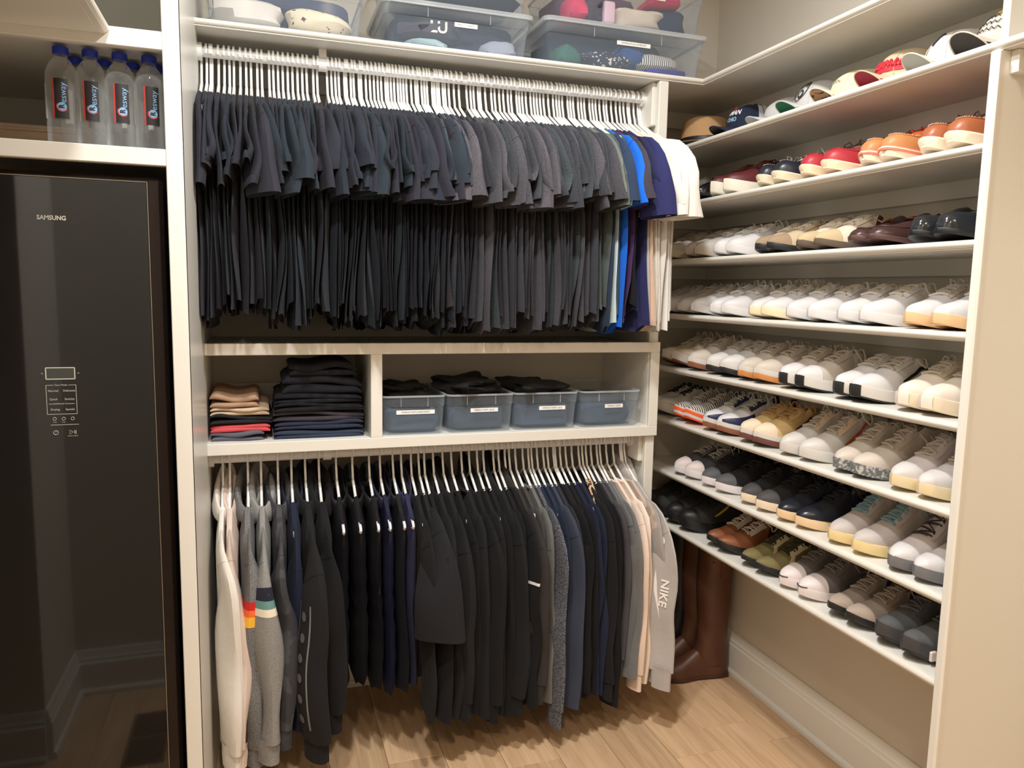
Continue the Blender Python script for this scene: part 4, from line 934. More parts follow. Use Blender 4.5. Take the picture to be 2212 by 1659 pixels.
def make_shoe(name, kind, c, label, cat='shoe', group=None, seed=0, **over):
    """c: colours {upper, sole, outsole, toe, stay, tongue, lace, stripe, heel, lining...}"""
    s = Shoe(kind, **over); rng = np.random.default_rng(seed); t = empty(name, label=label, cat=cat, group=group)
    q = s.q; to = q['to']
    up = s.m_upper().build('upper', c['upper'], t)
    if kind == 'boat':
        s.m_sole(.0, 1.0, -.005, .0045).build('sole', c['sole'], t)
    elif kind == 'dress':
        s.m_sole(.25, 1.0, .0015, .0030).build('welt', c['sole'], t); MB().add(*box_vf(0.004, .075, -.034, .034, 0, s.th*.6)).build('heel_block', c['sole'], t)
    elif kind == 'runner':
        s.m_sole(.22, 1.25, .004, .002).build('midsole', c['sole'], t); s.m_sole(0, .25, .0015, .0035).build('outsole', c.get('outsole', c['sole']), t)
    else:
        s.m_sole(.14, 1.02, .0028, .0030).build('sole', c['sole'], t); s.m_sole(0, .16, .0005, .0024).build('outsole', c.get('outsole', c['sole']), t)
    if 'foxing' in c: s.m_sole(.55, 1.05, .0040, .0038).build('foxing', c['foxing'], t)
    if 'gum' in c: s.m_sole(.0, .55, .0042, .0044).build('gum_sole', c['gum'], t)
    if 'toe' in c:
        t0 = c.get('toe_t', .82); T, A = np.meshgrid(1 - (1 - t0)*np.linspace(1, 0, 10)**1.6, np.linspace(0, 1, 17), indexing='ij'); P = s.up(T, A)
        cc = np.array([t0*s.L - .03, float(s.yc(t0)), s.th]); d = P - cc; d /= np.linalg.norm(d, axis=-1, keepdims=True)
        MB().grid(P + d*.0022).build('toe_cap', c['toe'], t)
        if 'toe_line' in c: MB().tube([np.array((s.L*1.0 + .0035 - abs(v)**2*.012, float(s.yc(1)) + v*.020, s.th*.8 + float(s.zs(1)) + .006)) for v in np.linspace(-1, 1, 7)], .0016, 5).build('toe_line', c['toe_line'], t)
    if 'mudguard' in c:
        MB().grid(np.concatenate([s.patch(.62, 1, 0, .20, .0016, 12, 5)], 0)).build('mudguard', c['mudguard'], t); MB().grid(s.patch(.62, 1, .80, 1, .0016, 12, 5)).build('mudguard', c['mudguard'], t)
    if 'heel' in c:
        MB().grid(s.patch(.0, .20, 0, .26, .0016, 8, 5)).build('heel_counter', c['heel'], t); MB().grid(s.patch(.0, .20, .74, 1, .0016, 8, 5)).build('heel_counter', c['heel'], t)
    if 'stripe' in c:
        for k, m in enumerate(c['stripe']):
            a0 = c.get('stripe_t', .40) + k*.030
            for sd in (0, 1):
                T, A = np.meshgrid(np.linspace(0, 1, 6), np.linspace(0, 1, 6), indexing='ij'); A2 = .04 + .24*A; T2 = a0 + .029*T + .10*(1 - A)*c.get('slant', 1)
                MB().grid(s.surf(T2, A2 if sd == 0 else 1 - A2, .0018)).build('side_stripe', m, t)
    if 'swoosh' in c:
        for sd in (0, 1):
            pts = [(.30, .24), (.38, .15), (.48, .10), (.60, .09), (.52, .145), (.42, .20)]
            for _ in (0,):
                u = np.linspace(0, 1, 8); top_ = np.stack([.26 + .36*u, .235 - .15*u**.7 + .02*u], -1); bt = np.stack([.30 + .32*u, .19 - .12*np.sin(math.pi*.5*u)**.8 + .015*u], -1)
                G = np.stack([top_, (top_ + bt)/2, bt], 1); A = G[..., 1]
                MB().grid(s.surf(G[..., 0], A if sd == 0 else 1 - A, .0020)).build('side_logo', c['swoosh'], t)
    if kind == 'boat':
        ap = [(.56, .16), (.66, .20), (.78, .235), (.87, .30), (.905, .40), (.912, .5), (.905, .60), (.87, .70), (.78, .765), (.66, .80), (.56, .84)]
        T = np.interp(np.linspace(0, 10, 31), range(11), [p[0] for p in ap]); A = np.interp(np.linspace(0, 10, 31), range(11), [p[1] for p in ap])
        s.line(list(zip(T, A)), .0008, .0022, 6).build('apron_seam', c['upper'], t)
        mb = MB()
        for k in range(0, 30):
            P = s.surf(np.array([T[k], T[k] + .006]), np.array([A[k], A[k] + .004]), .0032); mb.tube(P, .0008, 4)
        mb.build('stitching', c.get('stitch', WHITEPL), t)
        s.line([(u, .30) for u in np.linspace(.02, .46, 10)], .001, .0014, 5).build('side_lace', c['lace'], t)
    if kind in ('low', 'high', 'chunky', 'runner', 'hiker', 'boat') or c.get('oxford'):
        # tongue
        nt = 9; T = np.linspace(.60 if kind != 'boat' else .70, to - .02, nt); rise = c.get('tongue_h', .030)
        base = s.surf(T, np.full(nt, .5), .0022); P = []
        for k in range(nt + 4):
            if k < nt: p0 = base[k]; wd = .017 + .006*k/nt
            else: j = k - nt + 1; p0 = base[-1] + np.array([-.008*j, 0, rise*j/4*(1 - .06*j)]); wd = .024 - .0045*(j - 1)**1.2*.6
            P.append([(p0[0], p0[1] + y*wd, p0[2] - .006*y*y) for y in (-1, -.6, 0, .6, 1)])
        P = np.array(P); Pb = P.copy(); Pb[:, :, 0] -= .0015; Pb[:, :, 2] -= .004
        MB().grid(np.concatenate([P, Pb[::-1]], 0)).build('tongue', c.get('tongue', c['upper']), t)
        if 'tag' in c: MB().grid(P[-3:, 1:4] + np.array([.0012, 0, .0008])).build('tongue_tag', c['tag'], t)
        if kind != 'boat':
            for a0, a1 in ((.27, .405), (.595, .73)):
                MB().grid(s.patch(to + .005, .655, a0, a1, .0020, 9, 5)).build('eyestay', c.get('stay', c['upper']), t)
        mb = MB(); nl = c.get('nlace', 5); tt = np.linspace(.655 if kind != 'boat' else .66, to + (.02 if kind != 'boat' else .06), nl if kind != 'boat' else 3); dlt = (tt[1] - tt[0])
        def chord(t0, a0, t1, a1, lift):
            E = s.surf(np.array([t0, t1]), np.array([a0, a1]), .0035); w_ = np.linspace(0, 1, 7)[:, None]
            Q = E[0]*(1 - w_) + E[1]*w_; Q[:, 2] += lift*np.sin(math.pi*w_[:, 0]); return Q
        for k, u in enumerate(tt):
            sg = 1 if k % 2 else -1
            mb.tube(chord(u - sg*dlt*.25, .345, u + sg*dlt*.25, .655, .0045), .0016, 6, flat=1.9)
            if k < len(tt) - 1: mb.tube(chord(u, .36 if k % 2 else .64, u + dlt, .64 if k % 2 else .36, .003), .0013, 5, flat=1.5)
        mb.build('laces', c['lace'], t)
        if c.get('bow', True):
            b2 = MB(); bow(s, b2, rng, to + .005, c.get('bow_s', 1.35 if kind == 'boat' else 1.1)); b2.build('lace_bow', c['lace'], t)
    if kind == 'dress' and not c.get('oxford'):      # loafer / clog
        if c.get('strap'):
            MB().grid(s.patch(.55, .62, .10, .90, .0024, 4, 15)).build('strap', c['strap'], t)
            s.line([(.585 + .016*math.cos(a), .5 + .09*math.sin(a)) for a in np.linspace(0, 6.283, 16, endpoint=False)], .0045, .0016, 5, closed=True).build('buckle', c['buckle'], t)
        if c.get('apron'):
            s.line([(.58, .16), (.68, .2), (.8, .24), (.88, .32), (.915, .42), (.92, .5), (.915, .58), (.88, .68), (.8, .76), (.68, .8), (.58, .84)], .001, .0022, 6).build('apron_seam', c['upper'], t)
    if 'tab' in c:
        x0 = .002; zt = s.th + s.hy[0]
        MB().box(-.003, .003, -.012, .012, zt - .035, zt + .012, .001).build('heel_tab', c['tab'], t)
    if 'lug' in c:
        tq, x, y = s.outline(.0045, 30); sel = [k for k in range(len(tq)) if tq[k] > .968]; zz = [float(s.zs(tq[k])) for k in sel]
        cxm = s.L*.9; P = []
        for f, g in ((0, 0), (.3, 1), (.6, 1.2), (.8, 1.1), (.95, .6)): P.append([(x[k] + .0016*g, y[k]*(1 + .01*g), z + .002 + s.th*f*(1 if f < 1 else .98)) for k, z in zip(sel, zz)])
        MB().grid(np.array(P)).build('toe_bumper', c['lug'], t)
    if 'pods' in c:
        mb = MB()
        for sd in (-1, 1):
            for k in range(7):
                u = .42 + k*.072; yy = float(s.yc(u)) + sd*(float(s.hw(u)) + .0035); mb.box(u*s.L - .009, u*s.L + .009, yy - .004 + .003*sd, yy + .004 + .003*sd, .003 + float(s.zs(u)), s.th*.95 + float(s.zs(u)), .0025)
        mb.build('midsole_pod', c['pods'], t)
    return t
def box_vf(*q): m = MB(); m.box(*q, b=.002); return m.v, m.f
def pair(ys, z, name, kind, c, label, seed, cat='shoe', group=None, dx=0, rz=(0, 0), **over):
    """place shoes at world y (list) on shelf height z, toes to the room"""
    base = None
    for k, y in enumerate(ys):
        if base is None: o = base = make_shoe(name, kind, c, label, cat, group, seed, **over)
        else: o = copy_tree(base)
        if group is None and len(ys) > 1: o['group'] = 'pair: ' + ' '.join(label.split()[:6])
        L = SH[kind]['L']*.97; o.location = (min(XS + .010 + L + dx + random.uniform(-.003, .004), WR - .005), y, z)
        o.rotation_euler = (0, 0, math.pi + rz[k % 2] + random.uniform(-.03, .03))
        o.scale = (.97, -.95 if k % 2 else .95, .97)
    return base
W1 = leather('white', (208, 206, 206), .45); W2 = leather('white2', (200, 196, 190), .5); CRM = leather('cream', (220, 206, 180), .6); OFF = leather('offwhite', (196, 186, 174), .6); CVS = mat('canvas', (206, 196, 182), .9, bump=.3, bscale=900); LW = mat('lace_white', (206, 198, 186), .9); LWW = mat('lace_purewhite', (216, 212, 206), .9)
BK = leather('black', (24, 24, 26), .5); BKS = leather('blackshine', (20, 21, 24), .12, spec=.6); GUM = leather('gum', (190, 124, 66), .6); BRN = leather('brownsole', (128, 78, 54), .6); RUBW = leather('rubber_white', (214, 208, 210), .5); RUBC = leather('rubber_cream', (220, 202, 164), .6)
def top_of(i): return ZS[i] + .0192
Z2, Z3, Z4, Z5, Z6, Z7, Z8 = [top_of(i) for i in range(2, 9)]
F = -.034    # from the measured toe edge to the shoe's middle
def Y(*v): return [y + F for y in v]
# shelf 2
pair(Y(2.575, 2.50), Z2, 'sneaker', 'runner', dict(upper=W2, sole=W1, lace=LW, stripe=[BK], tongue=OFF), 'white trainer with a black side stripe in the shelf corner', 11, dx=.0)
pair(Y(2.455, 2.375), Z2, 'dress_shoe', 'dress', dict(upper=leather('oxblood', (52, 26, 26), .2), sole=BK, oxford=True, lace=BK, bow=False, tongue=BK), 'oxblood polished lace-up dress shoe', 12, dx=-.005)
pair(Y(2.31), Z2, 'dress_shoe', 'dress', dict(upper=BKS, sole=BK, oxford=True, lace=BK, bow=False), 'single black polished dress shoe beside the oxblood pair', 13, dx=-.012)
pair(Y(2.233, 2.146), Z2, 'sneaker', 'low', dict(upper=leather('burgundy', (92, 34, 38), .5), sole=leather('ssole', (222, 216, 200), .5), lace=mat('lace_brown', (88, 52, 42), .9)), 'burgundy leather sneaker on a thick off-white sole', 14, th=.036)
pair(Y(1.994, 1.906), Z2, 'boat_shoe', 'boat', dict(upper=leather('navyb', (32, 36, 48), .35), sole=CRM, lace=LWW, stitch=LWW), 'navy leather boat shoe with white stitching', 15)
pair(Y(1.796, 1.693), Z2, 'boat_shoe', 'boat', dict(upper=leather('redb', (170, 48, 58), .45), sole=leather('csole', (232, 208, 178), .6), lace=mat('lace_taupe', (118, 92, 82), .8), stitch=mat('st_red', (120, 40, 46), .8)), 'raspberry red boat shoe with taupe leather laces', 16)
pair(Y(1.580, 1.506), Z2, 'boat_shoe', 'boat', dict(upper=leather('tanb', (186, 126, 76), .5), sole=leather('csole2', (232, 214, 190), .6), lace=mat('lace_orange', (222, 74, 34), .8), foxing=leather('salmon', (214, 120, 96), .6)), 'tan boat shoe with bright orange laces', 17)
pair(Y(1.393, 1.312), Z2, 'boat_shoe', 'boat', dict(upper=leather('cognac', (156, 90, 56), .4), sole=leather('csole2', (232, 214, 190), .6), lace=mat('lace_greyb', (122, 102, 90), .8)), 'cognac brown boat shoe with grey-brown laces', 18)
# shelf 3
pair(Y(2.56, 2.499), Z3, 'sneaker', 'low', dict(upper=CVS, sole=CRM, lace=LW), 'worn cream canvas sneaker with tangled laces', 21)
pair(Y(2.377, 2.290), Z3, 'sneaker', 'low', dict(upper=W2, sole=OFF, lace=LW, tongue=OFF, heel=leather('dkbrown', (70, 44, 36), .5)), 'off-white leather sneaker with brown heel', 22)
pair(Y(2.186, 2.106), Z3, 'sneaker', 'low', dict(upper=W1, sole=W1, lace=LWW, heel=leather('lime', (188, 190, 104), .6)), 'bright white sneaker with pale lime heel', 23)
pair(Y(1.976, 1.901), Z3, 'sneaker', 'low', dict(upper=leather('suede', (196, 178, 150), .8), toe=leather('suede2', (156, 134, 108), .85), sole=BK, lace=LW, stripe=[leather('gr', (44, 72, 44), .6), leather('rd', (180, 40, 48), .6), leather('gr', (44, 72, 44), .6)], stripe_t=.30), 'beige suede sneaker with green and red side stripe', 24, th=.018)
pair(Y(1.795, 1.701), Z3, 'sneaker', 'low', dict(upper=leather('ivory', (222, 208, 190), .6), toe=leather('tan2', (190, 170, 134), .8), sole=leather('dsole', (90, 76, 62), .7), lace=LW, stripe=[leather('maroon', (96, 28, 34), .6)]*2, stripe_t=.34), 'ivory sneaker with tan toe and maroon side panel', 25, th=.017)
pair(Y(1.588, 1.510), Z3, 'loafer', 'dress', dict(upper=leather('choc', (62, 40, 38), .35), sole=leather('chocs', (84, 58, 54), .5), strap=leather('choc2', (48, 32, 30), .4), buckle=mat('brass', (200, 120, 60), .25, metal=1), apron=True), 'chocolate brown loafer with a copper buckle strap', 26, n=2.3)
pair(Y(1.402, 1.316), Z3, 'clog', 'dress', dict(upper=leather('patent', (34, 38, 42), .1, spec=.7), sole=BK), 'shiny black rubber slip-on shoe with a tall tongue', 27, n=2.2, h=((0, .075), (.1, .07), (.28, .052), (.42, .072), (.48, .076), (.6, .062), (.75, .05), (.88, .044), (.96, .034), (1, .008)))
# shelf 4: white sneakers
def white(ys, lab, seed, sole=W1, up=W1, **k):
    d = dict(upper=up, sole=sole, lace=k.pop('lace', LW), heel=k.pop('heel', W2)); d.update(k); pair(ys, Z4, 'sneaker', 'low', d, lab, seed)
white(Y(2.585, 2.504), 'plain white sneaker at the corner end of its row', 31)
white(Y(2.401, 2.305), 'white sneaker with beige eyestays and a red heel patch', 32, stay=OFF, tongue=OFF, stripe=[leather('redp', (140, 36, 36), .6)], stripe_t=.24, slant=.3)
white(Y(2.199, 2.119), 'clean white sneaker with all-white cupsole', 33, lace=LWW)
white(Y(1.998, 1.911), 'white sneaker on a yellowed cream sole', 34, sole=leather('yel', (226, 210, 176), .6), heel=leather('dk', (58, 44, 44), .6))
white(Y(1.814, 1.725), 'white sneaker with thick rope-like laces and metal eyelets', 35, bow_s=1.3, nlace=6)
white(Y(1.620, 1.526), 'white sneaker with small gold print on the side', 36, stripe=[CRM], stripe_t=.36, bow_s=1.2)
white(Y(1.408, 1.309), 'white sneaker on a peach gum sole with wide laces', 37, sole=leather('peach', (222, 182, 138), .6), stay=OFF, lace=leather('lace_g', (196, 188, 182), .9))
# shelf 5
def s5(ys, lab, seed, kind='chunky', **d): b = dict(upper=OFF, sole=W2, lace=LW); b.update(d); pair(ys, Z5, 'sneaker', kind, b, lab, seed)
mar = leather('maroon2', (88, 40, 34), .7)
s5(Y(2.498, 2.41), 'beige retro runner with maroon lacing panels', 41, 'runner', upper=leather('beige', (206, 190, 170), .7), sole=W2, outsole=BRN, stripe=[mar, mar, mar], stripe_t=.44, tongue_h=.035, stay=OFF)
s5(Y(2.31), 'lone white sneaker with a brown gum outsole', 42, gum=BRN)
s5(Y(2.199, 2.115), 'pale grey sneaker on a thin black outsole', 43, upper=leather('palegrey', (206, 204, 202), .6), outsole=BK, gum=BK)
s5(Y(2.021, 1.927), 'white sneaker on an orange gum sole', 44, gum=GUM, tag=leather('redp', (140, 36, 36), .6))
s5(Y(1.827, 1.741), 'white sneaker with black lugged toe bumper', 45, lug=BK, outsole=BK, toe=W1)
s5(Y(1.610, 1.539), 'white trainer with black lug sole, neon accents and black tongue tag', 46, lug=BK, outsole=BK, tag=BK, swoosh=BK, heel=leather('neon', (198, 224, 50), .5), tongue_h=.034, upper=W1)
s5(Y(1.41, 1.32), 'all-cream chunky sneaker on a ridged cream sole', 47, upper=leather('bone', (222, 210, 196), .6), sole=leather('bone2', (222, 206, 182), .6), lug=leather('bone3', (226, 216, 204), .6))
# shelf 6
def s6(ys, lab, seed, kind='chunky', **d): b = dict(upper=OFF, sole=W2, lace=LW); b.update(d); pair(ys, Z6, 'sneaker', kind, b, lab, seed)
NVL = leather('navyl', (34, 40, 78), .4)
s6(Y(2.575, 2.496), 'white mesh trainer with black laces', 51, 'runner', upper=leather('mesh', (206, 204, 200), .8), lace=mat('lace_black', (22, 22, 24), .8), tongue=BK, tongue_h=.03)
s6(Y(2.398, 2.312), 'grey zebra-striped runner on an orange outsole', 52, 'runner', upper=stripes('zebra', (198, 192, 184), (40, 38, 40), 42), sole=W2, outsole=leather('orng', (226, 92, 44), .6), foxing=leather('orng', (226, 92, 44), .6))
s6(Y(2.199, 2.108), 'white sneaker with navy overlays and brown outsole', 53, upper=W1, mudguard=NVL, stay=NVL, heel=NVL, outsole=BRN, gum=BRN, lace=leather('lace_l', (196, 196, 186), .9), tongue=W2, tab=NVL)
WHE = leather('wheat', (214, 184, 130), .7)
s6(Y(2.001, 1.925), 'wheat tan sneaker on a brown and white sole', 54, upper=WHE, toe=leather('wheat2', (224, 204, 178), .7), mudguard=WHE, stay=WHE, gum=leather('dbrown', (100, 58, 48), .6), lace=leather('lace_w', (198, 160, 112), .9), swoosh=leather('swb', (92, 52, 40), .6))
s6(Y(1.801, 1.713), 'cream and white high-top with a small orange side logo', 55, 'high', upper=W2, stay=leather('pe', (228, 206, 180), .6), swoosh=leather('or2', (206, 84, 46), .6))
s6(Y(1.604, 1.512), 'white high-top on a grey marbled sole', 56, 'high', upper=OFF, sole=mat('marble_sole', (98, 100, 100), .6, rgb2=(176, 178, 178), nscale=120, nlo=.48, nhi=.62))
s6(Y(1.408, 1.322), 'lilac-white canvas sneaker on an aged cream sole', 57, 'high', upper=leather('lil', (216, 208, 210), .7), sole=RUBC, toe=leather('greyt', (200, 196, 194), .7))
# shelf 7
def s7(ys, lab, seed, kind='low', **d): b = dict(upper=OFF, sole=W2, lace=LW); b.update(d); pair(ys, Z7, 'sneaker', kind, b, lab, seed)
DG = leather('dgrey', (66, 66, 68), .7)
s7(Y(2.371, 2.289), 'grey sneaker with white laces and pale toe', 61, 'low', upper=DG, toe=leather('pale', (212, 200, 196), .6), stay=leather('g3', (120, 118, 118), .7), sole=RUBW)
s7(Y(2.202, 2.099), 'black knit slip-on on a lilac-white sole', 62, upper=mat('knit_black', (30, 30, 33), .9, bump=.3, bscale=600), toe=leather('gtoe', (84, 84, 88), .7), sole=RUBW, lace=BK, bow=False, th=.032)
s7(Y(1.986, 1.892), 'black canvas sneaker on a cream sole', 63, upper=mat('canvas_black', (30, 30, 32), .9, bump=.3, bscale=700), toe=leather('gtoe2', (70, 68, 68), .7), sole=leather('crs', (226, 208, 184), .6), lace=BK, th=.032)
s7(Y(1.797, 1.708), 'navy leather sneaker on a natural cream sole', 64, upper=leather('nvy', (30, 34, 44), .28), sole=leather('nat', (224, 196, 156), .6), lace=leather('lace_nv', (34, 36, 44), .8), heel=W2)
s7(Y(1.597, 1.500), 'pale grey high-top with light blue laces', 65, 'high', upper=leather('pgrey', (190, 182, 178), .7), sole=leather('yc', (226, 204, 150), .6), lace=mat('lace_blue', (126, 170, 186), .9), nlace=7)
s7(Y(1.395, 1.304), 'white canvas sneaker with grey sole and dark laces', 66, 'high', upper=leather('wl', (214, 206, 208), .7), toe=W1, sole=leather('gsole', (110, 110, 112), .6), lace=mat('lace_dark', (58, 54, 50), .9), th=.034)
# shelf 8
def s8(ys, lab, seed, kind='low', thin=None, **d): b = dict(upper=OFF, sole=W2, lace=LW); b.update(d); pair(ys, Z8, 'sneaker', kind, b, lab, seed, **({'th': thin} if thin else {}))
LB = mat('lace_black2', (30, 30, 32), .9)
pair(Y(2.575, 2.50), Z8, 'hiking_shoe', 'hiker', dict(upper=mat('hike_mesh', (52, 52, 52), .9, bump=.5, bscale=200), sole=BK, lace=LB), 'dark grey mesh hiking shoe in the corner', 71)
pair(Y(2.415, 2.316), Z8, 'hiking_shoe', 'hiker', dict(upper=leather('hk', (48, 47, 46), .6), toe=BK, sole=BK, lace=LB, lug=BK, swoosh=leather('ylogo', (214, 186, 58), .5), stay=BK), 'black hiking shoe with a small yellow logo', 72)
s8(Y(2.154, 2.069), 'copper brown retro sneaker with cream laces', 73, 'runner', .016, upper=leather('copper', (132, 78, 48), .5), sole=BK, outsole=BK, stripe=[leather('drk', (58, 30, 26), .6)]*3, stripe_t=.28, stay=OFF, lace=leather('lace_cr', (216, 204, 190), .9), tongue=mar)
s8(Y(1.961, 1.874), 'olive green sneaker with cream panels and dark laces', 74, 'runner', .013, upper=leather('olive', (118, 108, 66), .7), stay=leather('ol2', (214, 204, 172), .7), sole=BK, outsole=BK, lace=mat('lace_ol', (52, 52, 36), .9), stripe=[leather('ol3', (206, 190, 150), .7)]*2, stripe_t=.60)
s8(Y(1.773, 1.690), 'grey sneaker with a white rubber toe cap and black line', 75, 'low', upper=mat('tweed', (104, 98, 96), .9, bump=.3, bscale=600), toe=leather('wt', (222, 212, 210), .5), toe_t=.78, toe_line=BK, sole=leather('wt2', (220, 210, 208), .5), lace=leather('lace_gr', (126, 120, 114), .9), th=.03)
s8(Y(1.582, 1.504), 'taupe suede sneaker with grey laces and black sole', 76, 'runner', .015, upper=leather('taupe', (142, 130, 120), .85), toe=leather('taupe2', (164, 150, 136), .85), sole=BK, outsole=BK, lace=leather('lace_tp', (166, 158, 148), .9), stripe=[leather('nvs', (36, 36, 70), .7)]*2, stripe_t=.34)
s8(Y(1.408, 1.322), 'dark grey mesh running shoe with white sole pods', 77, 'runner', upper=mat('mesh_grey', (84, 86, 88), .9, bump=.6, bscale=260), sole=leather('ds', (60, 60, 62), .6), outsole=BK, pods=leather('podw', (226, 216, 208), .5), lace=leather('lace_dg', (100, 100, 100), .9), bow=False, nlace=4)

# ------------------------------------------------------------------ tall boots on the floor
def boot(x, y, rz, m, sole, label, group):
    t = empty('tall_boot', (x, y, 0), rz, label=label, cat='boot', group=group)
    s = Shoe('dress', L=.285, W=.094, th=.014, n=1.9, to=.0, spring=.010, h=((0, .10), (.2, .11), (.35, .105), (.48, .088), (.6, .066), (.75, .048), (.88, .040), (.96, .030), (1, .008)))
    s.m_upper().build('foot', m, t); s.m_sole(.2, 1, .002, .004).build('sole', sole, t); MB().add(*box_vf(.004, .072, -.032, .032, 0, .02)).build('heel', sole, t)
    rings = []; f = smoothf(6, int(abs(x*1000)), 2, 1.5)
    for k, (z, cx, hx, hy) in enumerate(((.055, .062, .062, .038), (.085, .066, .066, .041), (.115, .066, .062, .043), (.15, .064, .056, .045), (.20, .064, .056, .048), (.28, .066, .062, .054), (.36, .067, .066, .058), (.42, .066, .066, .058), (.46, .066, .066, .058), (.462, .066, .067, .059), (.505, .066, .067, .060), (.508, .066, .064, .057), (.48, .066, .062, .055), (.40, .066, .060, .052))):
        rings.append([(cx + hx*(1 + .03*float(f(a/6.283, z*6)))*math.cos(a), hy*(1 + .03*float(f(a/6.283 + .3, z*6)))*math.sin(a), z + .004*float(f(a/6.283, z*3 + 1))) for a in np.linspace(0, 6.283, 24, endpoint=False)])
    MB().loft(np.array(rings)).build('shaft', m, t)
    MB().box(.060, .072, .0585, .0615, .40, .47, .001).build('pull_strap', m, t)
    MB().lathe([(.0001, .002), (.004, .0018), (.005, 0)], 12).build('stud', mat('stud', (200, 180, 140), .3, metal=1), t).location = (.10, .055, .455)
    return t
BRB = leather('boot_brown', (92, 58, 40), .45, rgb2=(78, 47, 33), nscale=9, nlo=.35, nhi=.7); SB = leather('boot_sole', (74, 44, 32), .6); BLB = leather('boot_black', (30, 30, 33), .4)
boot(1.650, 2.33, math.pi - .12, BRB, SB, 'tall brown leather boot standing nearest the baseboard end', 'pair of tall brown boots')
boot(1.655, 2.445, math.pi - .05, BRB, SB, 'tall brown leather boot between its mate and the black boots', 'pair of tall brown boots')
boot(1.640, 2.535, math.pi + .02, BLB, BK, 'tall black boot standing behind the brown ones', 'pair of tall black boots')
boot(1.50, 2.575, math.pi + .05, BLB, BK, 'tall black boot standing behind the brown ones', 'pair of tall black boots')

# ------------------------------------------------------------------ hats
def cap(x, y, z, rz, m, under, label, brim=None, back=None, text=None, tm=None, h=.105, tilt=0, band=None, arch=.044, seed=0, logo=None, button=True, brl=.064, brw=.046, script=None):
    t = empty('baseball_cap', (x, y, z), rz, label=label, cat='cap'); t.rotation_euler = (0, tilt, rz); t.scale = (.93, .90, .95)
    a_, b_ = .098, .083; f = smoothf(6, seed, 2, 1.2)
    def dome(p, e, off=0):
        # p angle round (0 = front), e elevation 0..1
        c, s_ = math.cos(e*math.pi/2), math.sin(e*math.pi/2); r = c**.72*(1 + .025*float(f(p/6.283, e))*(e > .05)); fr = 1 + .10*max(0, math.cos(p))*s_*c*2
        return ((a_ + off)*r*math.cos(p)*fr, (b_ + off)*r*math.sin(p), .010 + (h + off)*s_**.92)
    n = 32; E = np.linspace(0, 1, 12)
    ps = np.linspace(-math.pi, math.pi, n, endpoint=False)
    def shell(p0, p1, mm, name):
        P = np.array([[dome(p, e) for p in np.linspace(p0, p1, 20)] for e in E]); return MB().grid(P).build(name, mm, t)
    if back: shell(-1.35, 1.35, m, 'front_panels'); shell(1.35, 2*math.pi - 1.35, back, 'mesh_back')
    else: shell(-math.pi, math.pi, m, 'crown')
    mb = MB()
    for k in range(6): mb.tube([dome(k*math.pi/3 + math.pi/6, e, .0004) for e in np.linspace(0, 1, 9)], .0011, 4)
    mb.build('panel_seam', m, t)
    if button: MB().lathe([(.0001, .006), (.005, .005), (.007, .001), (.007, -.002)], 10, (0, 0, .010 + h)).build('button', m, t)
    # brim: arched crescent
    U = np.linspace(-1, 1, 17); V = np.linspace(0, 1, 7)
    def br(u, v, dz):
        p = u*1.25; x0_, y0_, _ = dome(p, .0); q = u*math.pi/2; ln = brl*(1 - .45*abs(u)**2.5)
        y1_ = brw*math.copysign(abs(math.sin(q))**.9, u); z1_ = .004 + arch*max(0, math.cos(q))**.75; z0_ = .012 + .020*max(0, math.cos(q))
        k = v**.85; return (x0_ + (ln + (a_ - x0_)*.55)*v, y0_*(1 - k) + y1_*k, z0_*(1 - k) + z1_*k + dz)
    MB().grid(np.array([[br(u, v, 0) for v in V] for u in U])).build('brim', brim or m, t)
    MB().grid(np.array([[br(u, v, -.0025) for v in V] for u in U])).build('under_brim', under, t)
    MB().tube([br(u, 1, -.0012) for u in U], .0018, 5).build('brim_edge', brim or m, t)
    if band:
        mb = MB(); mb.grid(np.array([[dome(p, e, .0012) for p in np.linspace(-.85, .85, 14)] for e in (.22, .26, .30)]))
        rr = np.random.default_rng(seed)
        for k in range(11): p0 = -.78 + k*.15; mb.tube([dome(p0 + .05*math.sin(4*q + k), .30 + .12*q*rr.uniform(.8, 1.1), .0020) for q in np.linspace(0, 1, 5)], .0042, 5)
        mb.build('raised_lettering', band, t)
    if script:
        mb = MB(); rr = np.random.default_rng(seed)
        for e0, wd in script[0]: mb.tube([dome(p, e0 + .022*math.sin(p*38 + e0*50) + .012*rr.uniform(-1, 1), .0016) for p in np.linspace(-wd, wd, 44)], .0010, 4)
        mb.build('stitched_script', script[1], t)
    if text:
        for (s, size, e0, mm, wd, *ox) in text: text_part(s, size, lambda a, b: dome((a + (ox[0] if ox else 0))/.085, e0 + b/.13, .0016), mm, t, 'lettering', True, wd)
    if logo: MB().tube([dome(p, e, .0016) for p, e in logo[0]], logo[2], 5, closed=logo[3]).build('logo', logo[1], t)
    return t
ZH = top_of(1); CX = 1.545
tex = mat('straw', (190, 152, 108), .9, bump=.6, bscale=260)
t = empty('straw_hat', (1.52, 2.44, ZH), label='tan straw fedora with black band at the corner end of the hat shelf', cat='hat')
MB().lathe([(.150, .012), (.152, .014), (.12, .008), (.095, .006), (.090, .012), (.086, .06), (.080, .098), (.070, .108), (.045, .100), (.0001, .094)], 36).build('crown', tex, t)
MB().lathe([(.150, .011), (.12, .004), (.09, .0015), (.08, .001)], 36).build('brim_lining', BK, t)
MB().lathe([(.0935, .010), (.0915, .012), (.0885, .040), (.0900, .040), (.0942, .010)], 36).build('hat_band', BK, t)
navyc = cloth('cap_navy', (34, 42, 62)); grey_c = cloth('cap_grey', (190, 190, 190)); white_c = cloth('cap_white', (206, 204, 198))
